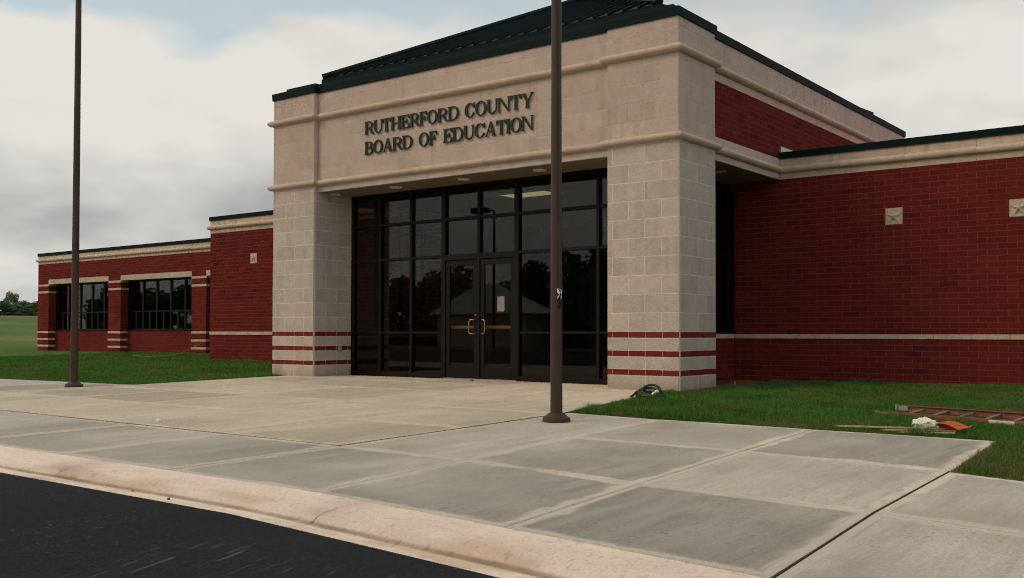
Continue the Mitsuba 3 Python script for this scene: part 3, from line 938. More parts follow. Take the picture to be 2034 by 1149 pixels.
for c0, c1 in ((v_, w_) for v_, w_ in (((RX0, RY0, RZ), (xm, ya, apz)), ((RX1, RY0, RZ), (xm, ya, apz)), ((RX0, RY1, RZ), (xm, yb, apz)), ((RX1, RY1, RZ), (xm, yb, apz)), ((xm, ya, apz), (xm, yb, apz)))):
    c0, c1 = np.array(c0) + [0, 0, .035], np.array(c1) + [0, 0, .035]
    obj('hip_cap', cyl(c0, c1, .075, n=6), 'mat_roof_metal', rf)
obj('wall_flashing', cat([bx(-INS + .002, -INS + .03, YW + .01, 9.0, 4.385, 4.50), bx(-INS + .03, -INS + .12, YW + .33, 9.0, 4.36, 4.40)]), 'mat_flashing', BUILD)

# soffit with recessed lights
sf = nk(BUILD + '__soffit')
scene[sf] = mikit.ply(cat([bx(-W + INS + .06, -INS - .06, INS + .075, 4.24, SOF + .004, SOF + .05)]), 'mat_soffit')
for x, y in ((-8.55, .57), (-6.74, .57), (-4.93, .57), (-3.13, .57), (-1.35, 2.72), (-.596, 2.715), (-.596, 1.6), (-9.3, 2.7)):
    l = obj('soffit_light', lathe([(.075, SOF + .0), (.095, SOF - .004), (.115, SOF - .010), (.125, SOF - .004), (.127, SOF + .003)], (x, y, 0)), 'mat_white', BUILD, smooth=40)
    obj('lens', lathe([(.001, SOF - .012), (.05, SOF - .010), (.078, SOF - .002)], (x, y, 0)), 'mat_white', l, smooth=True)

# ------------------------------------------------------------------ entrance glazing
YS = 1.08
SX = [XPL[1] + .002, -7.705, -6.800, -5.905, -4.985, -4.045, -3.125, -2.205, XPR[0] - .002]
mw, md = .062, .115
rows = [-.03, .895, 2.435, 3.177, 3.82]
g = nk(BUILD + '__glazed_front')
par = [bx(SX[0], SX[-1], YS, YS + md, 3.80, SOF + .002)]
scene[g] = mikit.ply(cat(par), 'mat_bronze')
DOORBAYS = (3, 4)
MX = []
for i, x in enumerate(SX):
    ww = .078 if i in (0, 8) else mw + (.045 if i in (3, 5) else .0)
    x0 = x if i == 0 else x - ww if i == 8 else x - ww / 2
    MX.append((x0, x0 + ww))
    obj('mullion', cham(x0, x0 + ww, YS - .004, YS + md + .004, -.04, 3.80, .004), 'mat_bronze', g)
for i in range(8):
    a, b = MX[i][1] + .001, MX[i + 1][0] - .001
    door = i in DOORBAYS
    for z, hh in ((.895, .045), (2.435, .06 if not door else .115), (3.177, .06)):
        if door and z < 1: continue
        zz = z - (.03 if door and z < 3 else 0)
        obj('rail', cham(a, b, YS, YS + md, zz - hh / 2, zz + hh / 2, .004), 'mat_bronze', g)
    if not door:
        obj('bottom_rail', cham(a, b, YS, YS + md, -.04, .07, .004), 'mat_bronze', g)
    zz = [.07, .873, .918, 2.405, 2.465, 3.147, 3.207, 3.80] if not door else [0, 0, 0, 0, 2.465, 3.147, 3.207, 3.80]
    for k in range(4):
        if door and k < 2: continue
        obj('pane', (np.array([[a - .004, YS + .055, zz[2 * k] - .004], [b + .004, YS + .055, zz[2 * k] - .004], [b + .004, YS + .055, zz[2 * k + 1] + .004], [a - .004, YS + .055, zz[2 * k + 1] + .004]]), np.array([[0, 1, 2], [0, 2, 3]])), 'mat_glass', g)
for i, side in ((3, 1), (4, -1)):
    a, b = MX[i][1] + .004, MX[i + 1][0] - .004
    z0, z1, y0, y1 = -.018, 2.342, YS + .02, YS + .065
    st, tr, br = .10, .115, .235
    d = obj('door', cat([cham(a, a + st, y0, y1, z0, z1, .004), cham(b - st, b, y0, y1, z0, z1, .004), cham(a + st + .001, b - st - .001, y0 + .001, y1 - .001, z1 - tr, z1, .004), cham(a + st + .001, b - st - .001, y0 + .001, y1 - .001, z0, z0 + br, .004)]), 'mat_bronze', BUILD)
    labels[d] = {'label': 'left leaf of the bronze glass double door' if side > 0 else 'right leaf of the double door, with a paper notice'}
    ym = (y0 + y1) / 2
    obj('pane', (np.array([[a + st - .003, ym, z0 + br - .003], [b - st + .003, ym, z0 + br - .003], [b - st + .003, ym, z1 - tr + .003], [a + st - .003, ym, z1 - tr + .003]]), np.array([[0, 1, 2], [0, 2, 3]])), 'mat_door_glass', d)
    # offset pull handle in brass
    xm_ = b - st * .45 if side > 0 else a + st * .45
    o = -side
    c = []
    for s in np.linspace(0, 1, 7): c.append((xm_ + o * .03 * s, y0 - .055 * s, 1.150 - .002 * s))
    c += [(xm_ + o * .075, y0 - .065, 1.148), (xm_ + o * .105, y0 - .067, 1.140), (xm_ + o * .118, y0 - .068, 1.118)]
    c += [(xm_ + o * .12, y0 - .068, z) for z in np.linspace(1.10, .92, 5)]
    c += [(xm_ + o * .118, y0 - .068, .902), (xm_ + o * .105, y0 - .067, .880), (xm_ + o * .075, y0 - .065, .872)]
    for s in np.linspace(1, 0, 7): c.append((xm_ + o * .03 * s, y0 - .055 * s, .870 + .002 * s))
    obj('pull_handle', tube(c, .0125, 10), 'mat_brass', d, smooth=True)
    bar = [bx(a + st - .02, b - st + .02, y1 + .035, y1 + .06, .975, 1.03), bx(a + st - .05, a + st - .0, y1, y1 + .034, .965, 1.04), bx(b - st, b - st + .05, y1, y1 + .034, .965, 1.04)]
    obj('push_bar', cat(bar), 'mat_brass', d)
    if side > 0:
        obj('lock_cylinder', cyl((b - .045, y0, 1.24), (b - .045, y0 - .012, 1.24), .018), 'mat_brass', d)
    obj('closer', cham(a + .2, a + .5, y1, y1 + .05, z1 - .095, z1 - .03, .005), 'mat_bronze', d)
obj('threshold', cham(SX[3], SX[5], YS - .01, YS + .14, -.034, -.014, .004), 'mat_grey_plastic', BUILD)
nt = obj('paper_notice', bx(-4.56, -4.385, YS + .0665, YS + .0675, 1.305, 1.60), 'mat_white')
tag(nt, 'white paper notice taped inside the right door leaf', 'notice')

# side glazing over low brick walls, both ends of the porch
for sx, s in ((-1.20, 1), (-8.70, -1)):
    g2 = nk(BUILD + '__side_glazing')
    ys = np.linspace(YS + md + .003, YW, 5)
    fr = []
    for i, yy in enumerate(ys):
        fr.append(bx(sx - .05, sx + .05, yy if i == 0 else yy - .05 if i == 4 else yy - .03, yy + .05 if i == 0 else yy if i == 4 else yy + .03, .885, 3.845))
    for z, h in ((.885, .05), (2.41, .06), (3.147, .06), (3.79, .06)):
        fr.append(bx(sx - .048, sx + .048, ys[0] + .051, ys[-1] - .051, z, z + h))
    scene[g2] = mikit.ply(cat(fr), 'mat_bronze')
    for i in range(4):
        for z0, z1 in ((.935, 2.41), (2.47, 3.147), (3.207, 3.79)):
            obj('pane', (np.array([[sx, ys[i] + .02, z0], [sx, ys[i + 1] - .02, z0], [sx, ys[i + 1] - .02, z1], [sx, ys[i] + .02, z1]]), np.array([[0, 1, 2], [0, 2, 3]])), 'mat_glass', g2)
    lw = nk(BUILD + '__low_wall')
    xo = XR0 if s > 0 else XB
    scene[lw] = mikit.ply(bx(min(xo - s * .012, sx - s * .12), max(xo - s * .012, sx - s * .12), PD - .15, YW + .01, -.3, .785), 'mat_brick_mortar')
    ff_ = face((xo, PD - .15, 0), (0, 1, 0), (s, 0, 0))
    lay_bricks(lw, ff_, brick_boxes(YW - PD + .138, zs_lo, shift=.1), 0, 9)
    band(lw, ff_, YW - PD + .125, .785, .878, .617, .022, 'sill_stone', back=.25)
# lobby behind the glass
rm = nk(BUILD + '__lobby')
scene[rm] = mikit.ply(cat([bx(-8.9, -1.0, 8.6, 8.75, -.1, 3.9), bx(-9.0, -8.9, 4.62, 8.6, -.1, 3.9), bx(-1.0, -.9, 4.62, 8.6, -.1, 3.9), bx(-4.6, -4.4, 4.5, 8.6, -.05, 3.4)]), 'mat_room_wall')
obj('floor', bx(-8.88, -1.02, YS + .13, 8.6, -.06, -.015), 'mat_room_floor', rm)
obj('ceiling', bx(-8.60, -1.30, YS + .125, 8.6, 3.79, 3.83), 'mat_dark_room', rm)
for x, y in ((-4.82, 2.55),):
    k = obj('ceiling_light', bx(x - .62, x + .62, y - .31, y + .31, 3.765, 3.787), 'mat_white', rm)
    scene[nk(k + '__diffuser')] = {'type': 'rectangle', 'to_world': T().translate([x, y, 3.763]).rotate([1, 0, 0], 180).scale([.58, .27, 1]), 'emitter': {'type': 'area', 'radiance': {'type': 'rgb', 'value': [.36, .37, .17]}}}

# ------------------------------------------------------------------ far window wing
YF = 8.5
fw = nk(BUILD + '__window_wall')
CXS = [(-36.5, -35.58), (-30.78, -29.87), (-25.06, -24.15), (-19.35, -18.4)]
parts = [bx(-36.5, -18.11, YF, YF + .34, 3.195, 3.90), bx(-36.5, -36.2, YF + .35, 24, -.2, 4.25), bx(-36.19, -18.11, YF + .6, 24, 4.02, 4.08), bx(-36.5, -18.11, YF + .012, YF + .3, 3.90, 4.25)]
for a, b in CXS:
    parts.append(bx(a, b, YF + .001, YF + .345, -.2, 3.195))
scene[fw] = mikit.ply(cat(parts), 'mat_far_brick')
labels[fw] = {'label': 'low far wing with two wide dark windows between brick piers'}
top_band([(-36.5, 12), (-36.5, YF), (-18.12, YF)], z=(3.895, 4.0, 4.12, 4.262), roll_z=4.06, parent=fw, length=2.4)
coping([(-36.5, 24), (-36.5, YF), (-18.12, YF)], z0=4.262, z1=4.385, parent=fw)
for a, b in CXS:
    for z0, z1 in ((.245, .328), (.54, .62), (.845, .928), (2.607, 2.692), (2.91, 2.992)):
        obj('stripe_stone', bx(a - .004, b + .004, YF - .006, YF + .352, z0, z1), 'mat_stone', fw)
for (a, b), (c, d) in zip(CXS[:-1], CXS[1:]):
    obj('lintel', bx(b - .001, c + .001, YF - .008, YF + .3, 2.99, 3.197), 'mat_stone', fw)
    obj('apron_wall', bx(b + .001, c - .001, YF + .33, YF + .6, -.2, .95), 'mat_far_brick', fw)
    obj('sill', bx(b + .003, c - .003, YF + .30, YF + .6, .952, .985), 'mat_bronze', fw)
    wn = nk(fw + '__window')
    yy = YF + .40
    fr = [bx(b + .002, c - .002, yy, yy + .08, 2.93, 2.985), bx(b + .002, c - .002, yy, yy + .08, .986, 1.03), bx(b + .002, c - .002, yy - .004, yy + .084, 1.70, 1.752)]
    nb = 5
    xs = np.linspace(b + .03, c - .03, nb + 1)
    for x in xs:
        fr.append(bx(x - .05, x + .05, yy - .002, yy + .082, 1.753, 2.93))
    for x in np.linspace(b + .03, c - .03, 2 * nb + 1):
        fr.append(bx(x - .045, x + .045, yy - .002, yy + .082, 1.031, 1.699))
    scene[wn] = mikit.ply(cat(fr), 'mat_bronze')
    for x0, x1 in zip(xs[:-1], xs[1:]):
        for z0, z1 in ((1.753, 2.93), (1.031, 1.70)):
            obj('pane', (np.array([[x0 + .04, yy + .04, z0], [x1 - .04, yy + .04, z0], [x1 - .04, yy + .04, z1], [x0 + .04, yy + .04, z1]]), np.array([[0, 1, 2], [0, 2, 3]])), 'mat_glass', wn)
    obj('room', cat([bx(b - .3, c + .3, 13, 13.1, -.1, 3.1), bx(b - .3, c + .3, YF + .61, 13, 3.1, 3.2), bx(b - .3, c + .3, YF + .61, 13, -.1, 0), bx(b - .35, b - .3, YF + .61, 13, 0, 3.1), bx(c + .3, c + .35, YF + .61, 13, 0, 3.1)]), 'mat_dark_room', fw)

# ------------------------------------------------------------------ raised lettering
def ell(cx, cy, rx, ry, n=40):
    return Polygon([(cx + rx * math.cos(t), cy + ry * math.sin(t)) for t in np.linspace(0, 2 * math.pi, n, endpoint=False)])


SK, TN, SF = .185, .075, .052               # thick stroke, thin stroke, serif


def serif(x0, x1, y, up=True, st=None):
    b = sbox(x0, y, x1, y + SF) if up else sbox(x0, y - SF, x1, y)
    if st:                                   # small brackets where the stem meets the serif
        k = .05
        s0, s1 = st
        if up: b = b.union(Polygon([(s0 - k, y + SF), (s1 + k, y + SF), (s1, y + SF + k), (s0, y + SF + k)]))
        else: b = b.union(Polygon([(s0 - k, y - SF), (s1 + k, y - SF), (s1, y - SF - k), (s0, y - SF - k)]))
    return b


def stemS(x, t=SK, e=.07):
    return unary_union([sbox(x, 0, x + t, 1), serif(x - e, x + t + e, 0, True, (x, x + t)), serif(x - e, x + t + e, 1, False, (x, x + t))])


def bowl(x0, x1, y0, y1, t=SK, th=TN):
    cx, cy, ry = x0, (y0 + y1) / 2, (y1 - y0) / 2
    rx = x1 - x0
    half = sbox(x0, y0 - 1, x1 + 1, y1 + 1)
    straight = rx * .40
    o = ell(x0 + straight, cy, rx - straight, ry).intersection(sbox(x0 + straight, y0 - 1, x1 + 1, y1 + 1)).union(sbox(x0, y0, x0 + straight, y1))
    i = ell(x0 + straight, cy, rx - straight - t, ry - th).intersection(sbox(x0 + straight, y0 - 1, x1 + 1, y1 + 1)).union(sbox(x0 - .01, y0 + th, x0 + straight, y1 - th))
    return o.difference(i)


def glyph(ch, w):
    e = .06
    if ch == 'I': return stemS(w / 2 - SK / 2, e=.07)
    if ch == 'H': return unary_union([stemS(e), stemS(w - e - SK), sbox(e, .47, w - e, .47 + TN)])
    if ch in 'EF':
        p = [stemS(e), sbox(e, 1 - SF - .01, w - .02, 1), Polygon([(w - .02, 1), (w, .70), (w - .05, .70), (w - .20, 1 - SF)]),
             sbox(e, .47, w * .72, .47 + TN), Polygon([(w * .72 - .03, .33), (w * .72 + .02, .33), (w * .72 + .02, .69), (w * .72 - .03, .69), (w * .72 - .14, .53), (w * .72 - .14, .49)])]
        if ch == 'E': p += [sbox(e, 0, w - .02, SF + .01), Polygon([(w - .02, 0), (w + .03, .32), (w - .02, .32), (w - .2, SF)])]
        return unary_union(p)
    if ch == 'T':
        c = w / 2
        return unary_union([sbox(c - SK / 2, 0, c + SK / 2, 1), serif(c - SK / 2 - .08, c + SK / 2 + .08, 0, True, (c - SK / 2, c + SK / 2)), sbox(.02, 1 - SF - .01, w - .02, 1),
                            Polygon([(.02, 1), (0, .68), (.045, .68), (.2, 1 - SF)]), Polygon([(w - .02, 1), (w, .68), (w - .045, .68), (w - .2, 1 - SF)])])
    if ch == 'U':
        l, r = e, w - e - TN
        o = ell((l + r + TN) / 2, .36, (r + TN - l) / 2, .375).difference(ell((l + SK + r) / 2, .37, (r - l - SK) / 2, .375 - TN - .02)).intersection(sbox(-1, -1, 3, .365))
        return unary_union([sbox(l, .36, l + SK, 1), sbox(r, .36, r + TN, 1), o, serif(l - e, l + SK + .07, 1, False, (l, l + SK)), serif(r - .08, r + TN + .08, 1, False, (r, r + TN))])
    if ch == 'O': return ell(w / 2, .5, w / 2, .52).difference(ell(w / 2, .5, w / 2 - SK, .52 - TN))
    if ch == 'C':
        o = ell(w / 2, .5, w / 2, .52).difference(ell(w / 2 + .03, .5, w / 2 - SK, .52 - TN)).difference(Polygon([(w * .55, .5), (w * 1.2, .86), (w * 1.2, .14)])).difference(sbox(w * .93, .3, w * 1.3, .7))
        return unary_union([o, Polygon([(w * .90, 1.01), (w * .95, 1.01), (w * .97, .66), (w * .91, .66), (w * .78, .86)])])
    if ch == 'D': return unary_union([stemS(e), bowl(e + SK / 2, w, 0, 1)])
    if ch == 'B': return unary_union([stemS(e), bowl(e + SK / 2, w * .93, .48, 1), bowl(e + SK / 2, w, 0, .48 + TN)])
    if ch == 'R': return unary_union([stemS(e), bowl(e + SK / 2, w * .92, .45, 1), Polygon([(w * .42, .47), (w * .42 + .19, .50), (w * .97, .04), (w * 1.06, 0), (w * .80, 0)])])
    if ch == 'A':
        c = w / 2
        o = Polygon([(c - .03, 1.02), (c + .05, 1.02), (w - .07, 0), (w - .07 - SK - .03, 0), (c - .035, .80), (.07 + TN, 0), (.07, 0)])
        return unary_union([o, sbox(c - w * .25, .30, c + w * .25, .30 + TN), serif(0, .24, 0), serif(w - .36, w, 0)])
    if ch == 'N':
        l, r = e, w - e - TN
        return unary_union([sbox(l, 0, l + TN, 1), sbox(r, 0, r + TN, 1), Polygon([(l - .02, 1), (l + SK, 1), (r + TN, .02), (r + TN, -.02), (r - .02, -.02)]), serif(l - e, l + TN + .08, 0), serif(r - .09, r + TN + .09, 1, False), serif(l - .1, l + SK, 1, False)])
    if ch == 'Y':
        c = w / 2
        return unary_union([sbox(c - SK / 2, 0, c + SK / 2, .45), Polygon([(.05, 1), (.05 + SK + .05, 1), (c + SK / 2, .42), (c - SK / 2, .42)]), Polygon([(w - .05 - TN, 1), (w - .05, 1), (c + SK / 2, .40), (c + .01, .44)]),
                            serif(c - SK / 2 - .08, c + SK / 2 + .08, 0, True, (c - SK / 2, c + SK / 2)), serif(-.02, .36, 1, False), serif(w - .26, w + .02, 1, False)])


sg = thing('sign_lettering', 'raised dark green metal letters reading RUTHERFORD COUNTY BOARD OF EDUCATION over the doors', 'sign')
HL = .262
LINE1 = [('R', -7.145, -6.90), ('U', -6.895, -6.655), ('T', -6.655, -6.43), ('H', -6.413, -6.15), ('E', -6.135, -5.92), ('R', -5.897, -5.655), ('F', -5.645, -5.455), ('O', -5.441, -5.185), ('R', -5.175, -4.925), ('D', -4.915, -4.650),
         ('C', -4.500, -4.258), ('O', -4.245, -3.985), ('U', -3.972, -3.725), ('N', -3.715, -3.44), ('T', -3.428, -3.185), ('Y', -3.18, -2.92)]
LINE2 = [('B', -7.145, -6.915), ('O', -6.90, -6.645), ('A', -6.635, -6.375), ('R', -6.365, -6.11), ('D', -6.10, -5.835), ('O', -5.66, -5.405), ('F', -5.39, -5.195), ('E', -5.03, -4.815), ('D', -4.80, -4.540), ('U', -4.525, -4.28),
         ('C', -4.262, -4.015), ('A', -4.01, -3.755), ('T', -3.755, -3.525), ('I', -3.53, -3.425), ('O', -3.425, -3.175), ('N', -3.17, -2.92)]
for line, z in ((LINE1, 4.897), (LINE2, 4.488)):
    for ch, x0, x1 in line:
        gpoly = glyph(ch, (x1 - x0) / HL).buffer(.001)
        m = extrude(affinity.scale(gpoly, HL, HL, origin=(0, 0)), .022)
        v = np.array(m.vertices)
        v = np.column_stack([x0 + v[:, 0], INS - .016 - v[:, 2], z + v[:, 1]])
        obj('letter', (v, np.array(m.faces)), 'mat_letter', sg)

# ------------------------------------------------------------------ flagpoles
def flagpole(label, x, y, r, h, cleat_z, cleat_ang):
    t = thing('flagpole', label, 'flagpole', 'brown flagpoles in front of the entrance')
    z = float(gz(x, y))
    obj('shaft', cyl((x, y, z), (x, y, z + h), r, r * .62, n=28), 'mat_pole', t, smooth=40)
    obj('base_collar', lathe([(r, z + .10), (r * 1.35, z + .095), (r * 1.9, z + .055), (r * 2.25, z + .045), (r * 2.32, z + .012), (r * 2.32, z), (r, z)], (x, y, 0), 32), 'mat_pole', t, smooth=30)
    obj('ball_finial', trimesh.creation.icosphere(2, .11).apply_translation([x, y, z + h + .10]), 'mat_brass', t, smooth=True)
    ca, sa = math.cos(cleat_ang), math.sin(cleat_ang)
    cx, cy = x + ca * (r + .02), y + sa * (r + .02)
    cl = obj('cleat', cat([cyl((x + ca * r * .9, y + sa * r * .9, cleat_z), (cx, cy, cleat_z), .014, n=8), tube([(cx + .0, cy, cleat_z - .10), (cx + ca * .02, cy + sa * .02, cleat_z - .05), (cx, cy, cleat_z), (cx + ca * .02, cy + sa * .02, cleat_z + .05), (cx, cy, cleat_z + .10)], .011)]), 'mat_bronze', t, smooth=40)
    rp = []
    for s in np.linspace(0, 1, 40):
        a = s * 2 * math.pi * 3
        rp.append((cx + ca * .018 * math.cos(a) - sa * .02 * math.sin(a), cy + sa * .018 * math.cos(a) + ca * .02 * math.sin(a), cleat_z + .035 + .05 * math.sin(a * .5) + .03 * s))
    obj('rope', tube(rp, .007, 6), 'mat_white', cl, smooth=True)
    obj('halyard', cyl((cx, cy, cleat_z + .05), (x + ca * r * .75, y + sa * r * .75, z + h - .05), .004, n=5), 'mat_pole', t)
    return t


flagpole('brown flagpole with white rope on its cleat, standing before the doors', 1.117, -4.98, .068, 10.6, 1.27, -.55)
flagpole('slender brown flagpole standing on the paving by the left lawn', -9.67, -4.636, .067, 10.6, 3.42, 2.6)

# ------------------------------------------------------------------ small things on the ground
def ground_z(x, y): return float(lawn_z(x, y))


mat('mat_fibreglass', proc(lambda p, n, uv: mi.Color3f(.27, .070, .050) * (.8 + .4 * fbm(p.x * 14, p.y * 14, p.z * 14, 3))), .5, .4)
mat('mat_aluminium', (.36, .35, .33), .55, .4, metallic=.6)
mat('mat_wood', proc(lambda p, n, uv: mix(mi.Color3f(.42, .30, .17), mi.Color3f(.56, .44, .29), fbm(p.x * 20, p.y * 70, p.z * 40, 3))), .85, .15)
mat('mat_orange', (.50, .105, .045), .7, .2)
mat('mat_bag', (.74, .72, .62), .6, .3)
mat('mat_hose', (.012, .035, .018), .45, .4)
mat('mat_clod', (.17, .085, .045), .95, .1)
lad = thing('ladder', 'orange fibreglass extension ladder lying in the grass near the brick wall', 'ladder')
A, d = np.array([3.76, -2.11]), np.array([1.572, -.448])
d /= np.linalg.norm(d)
nn = np.array([-d[1], d[0]])
LEN, WD = 3.7, .42
zb0 = -.092


def lbox(s0, s1, t0, t1, z0, z1):
    c = [A + d * s + nn * t for s, t in ((s0, t0), (s1, t0), (s1, t1), (s0, t1))]
    return np.array([[*p, z0] for p in c] + [[*p, z1] for p in c]), BOXF


for t in (0.0, WD):
    zb_ = zb0 + (.055 if t else 0)
    sgn = 1 if t == 0 else -1
    obj('rail', cat([lbox(.12, LEN, t - .004, t + .004, zb_, zb_ + .070), lbox(.12, LEN, t + .0045 * sgn, t + .032 * sgn, zb_, zb_ + .007), lbox(.12, LEN, t + .0045 * sgn, t + .032 * sgn, zb_ + .063, zb_ + .070)]), 'mat_fibreglass', lad)
    obj('foot', cat([lbox(-.02, .115, t - .014, t + .014, zb_ + .005, zb_ + .062), lbox(-.045, -.021, t - .025, t + .025, zb_ + .0, zb_ + .075)]), 'mat_aluminium', lad)
zb_ = zb0
for s in np.arange(.32, LEN, .305):
    p, q = A + d * s + nn * .006, A + d * s + nn * (WD - .006)
    obj('rung', cyl((*p, zb_ + .045), (*q, zb_ + .09), .013, n=10), 'mat_aluminium', lad, smooth=40)
for s0, s1 in ((1.32, 1.60), (1.72, 2.05)):
    obj('warning_label', lbox(s0, s1, -.0062, -.0045, zb_ + .010, zb_ + .060), 'mat_bag', lad)


def stick(label, p, q, r, tip, colour='mat_wood'):
    t = thing('wooden_stake', label, 'stake', 'survey stakes lying at the lawn edge')
    p, q = np.array(p, float), np.array(q, float)
    dd = (q - p) / np.linalg.norm(q - p)
    s = np.cross(dd, [0, 0, 1.])
    s /= np.linalg.norm(s)
    u = np.cross(s, dd)
    vs = np.array([p - s * r - u * r * .5, p + s * r - u * r * .5, q + s * r - u * r * .5, q - s * r - u * r * .5, p - s * r + u * r * .5, p + s * r + u * r * .5, q + s * r + u * r * .5, q - s * r + u * r * .5])
    obj('lath', (vs, BOXF), colour, t)
    obj('point', (np.vstack([vs[[1, 2, 6, 5]][[0, 1, 2, 3]] * 0 + vs[[2, 3, 7, 6]], [q + dd * .09]]), np.array([[0, 1, 4], [1, 2, 4], [2, 3, 4], [3, 0, 4]])), colour, t)
    if tip:
        m = .62
        c = p + (q - p) * tip
        obj('paint_band', (np.array([c - dd * .08 - s * (r + .002) - u * (r * .5 + .002), c - dd * .08 + s * (r + .002) - u * (r * .5 + .002), c + dd * .08 + s * (r + .002) - u * (r * .5 + .002), c + dd * .08 - s * (r + .002) - u * (r * .5 + .002),
                                      c - dd * .08 - s * (r + .002) + u * (r * .5 + .002), c - dd * .08 + s * (r + .002) + u * (r * .5 + .002), c + dd * .08 + s * (r + .002) + u * (r * .5 + .002), c + dd * .08 - s * (r + .002) + u * (r * .5 + .002)]), BOXF), 'mat_orange', t)


stick('longest wooden stake, pale, reaching left from the white bag', (4.90, -3.72, -.045), (3.96, -3.92, -.055), .016, 0)
stick('shorter wooden stake with an orange painted end beside the bag', (5.02, -3.84, -.05), (4.45, -4.0, -.06), .013, .12)
stick('short wooden stake lying nearest the paving edge', (5.05, -3.97, -.055), (4.62, -4.08, -.065), .011, 0)


def blob(c, s, seed, sub=3, amp=.25, freq=2.2):
    m = trimesh.creation.icosphere(sub, 1.0)
    v = np.array(m.vertices)
    v = v * (1 + amp * (meshkit.fbm(v * freq + seed * 7.1, 4, seed) - .5) * 2)[:, None]
    v = v * np.array(s) + np.array(c)
    return v, np.array(m.faces)


v, ff = blob((4.66, -3.52, -.03), (.125, .09, .065), 3, amp=.5, freq=3)
tag(obj('plastic_bag', (v, ff), 'mat_bag', smooth=30), 'crumpled white plastic bag lying on the wooden stakes', 'bag')
gy, gx_ = np.meshgrid(np.linspace(0, 1, 16), np.linspace(0, 1, 22))
fv = np.stack([4.84 + .30 * gx_ + .02 * np.sin(gy * 7), -3.66 - .08 * gx_ - .16 * gy, -.055 + .055 * np.abs(np.sin(gx_ * 3.3 + gy * 4.0)) * (1 - .4 * gx_) + .015 * np.sin(gy * 9 + 1) + .03], -1)
top = fv.reshape(-1, 3)
n1, n2 = fv.shape[:2]
ii, jj = np.meshgrid(np.arange(n1 - 1), np.arange(n2 - 1), indexing='ij')
q = np.stack([ii * n2 + jj, (ii + 1) * n2 + jj, (ii + 1) * n2 + jj + 1, ii * n2 + jj + 1], -1).reshape(-1, 4)
tri = np.vstack([q[:, [0, 1, 2]], q[:, [0, 2, 3]]])
tag(obj('flagging_cloth', (np.vstack([top, top - [0, 0, .004]]), np.vstack([tri, tri[:, ::-1] + len(top)])), 'mat_orange', smooth=60), 'crumpled orange flagging cloth beside the white bag', 'cloth')

# coiled garden hose at the foot of the right pillar
hs = thing('garden_hose', 'loosely coiled dark green garden hose on the grass before the right pillar', 'hose')
pts = []
HX, HY, HZ = .30, -1.42, -.05
for s in np.linspace(0, 1, 240):
    a = s * 2 * math.pi * 5.3
    pts.append((HX + (.17 + .05 * math.sin(a * .37 + 1)) * math.cos(a), HY + (.10 + .03 * math.sin(a * .53)) * math.sin(a), HZ + .03 + .03 * s + .15 * max(0, math.sin(a * .5 + .6)) ** 2 * (.35 + .65 * s)))
obj('coil', tube(pts, .018, 8), 'mat_hose', hs, smooth=True)
e = pts[-1]
obj('tail', tube([e, (HX - .14, HY + .02, HZ + .12), (HX - .22, HY - .03, HZ + .09), (HX - .27, HY - .07, HZ + .03), (HX - .31, HY - .04, HZ + .02)], .018, 8), 'mat_hose', hs, smooth=True)
obj('nozzle', cat([cyl((HX + .10, HY - .13, HZ + .07), (HX + .17, HY - .15, HZ + .11), .022, .016, n=10), cyl((HX + .17, HY - .15, HZ + .11), (HX + .195, HY - .157, HZ + .122), .024, n=10)]), 'mat_bag', hs, smooth=40)
obj('coupling', blob((HX - .19, HY + .0, HZ + .06), (.06, .045, .06), 6, amp=.3), 'mat_clod', hs, smooth=30)

# litter and clods
def litter(name, label, cat_, c, s, seed, m):
    tag(obj(name, blob(c, s, seed, 2, .5, 2.5), m, smooth=20), label, cat_)


litter('paper_scrap', 'crumpled scrap of white paper on the forecourt paving', 'paper', (-2.66, -7.51, float(gz(0, -7.5)) + .012), (.045, .03, .02), 8, 'mat_white')
litter('soil_clod', 'dark brown soil clod in the gutter, nearest the kerb joint', 'clod', (3.02, -10.11, -.222), (.024, .018, .013), 9, 'mat_clod')
litter('soil_clod', 'small dark clod in the gutter left of the larger one', 'clod', (1.62, -10.22, -.214), (.011, .009, .007), 10, 'mat_clod')
litter('soil_clod', 'tiny brown clod at the gutter edge by the asphalt', 'clod', (1.1, -10.16, -.222), (.011, .009, .007), 12, 'mat_clod')
litter('brick_chip', 'small red brick chip on the paving before the doors', 'chip', (-4.75, .60, -.02), (.05, .03, .016), 11, 'mat_clod')
ob = thing('wall_socket', 'small grey weatherproof socket box on the left pillar', 'socket')
obj('box', cham(XPL[1] - .01, XPL[1] + .035, .70, .79, .49, .60, .006), 'mat_grey_plastic', ob)
obj('cover', cham(XPL[1] + .0355, XPL[1] + .045, .705, .785, .495, .595, .004), 'mat_grey_plastic', ob)
mat('mat_cord', (.30, .36, .06), .6, .2)
pts = [(-19.6, 5.6, .75), (-19.9, 5.2, .50), (-20.3, 4.8, .22), (-20.8, 4.5, .13), (-21.8, 4.4, .11), (-22.8, 4.7, .12)]
P = np.array(pts)
tt = np.linspace(0, len(P) - 1, 40)
tag(obj('yellow_cord', tube(np.column_stack([np.interp(tt, np.arange(len(P)), P[:, k]) for k in range(3)]), .006, 5), 'mat_cord', smooth=True), 'thin yellow cord trailing over the left lawn by the brick corner', 'cord')

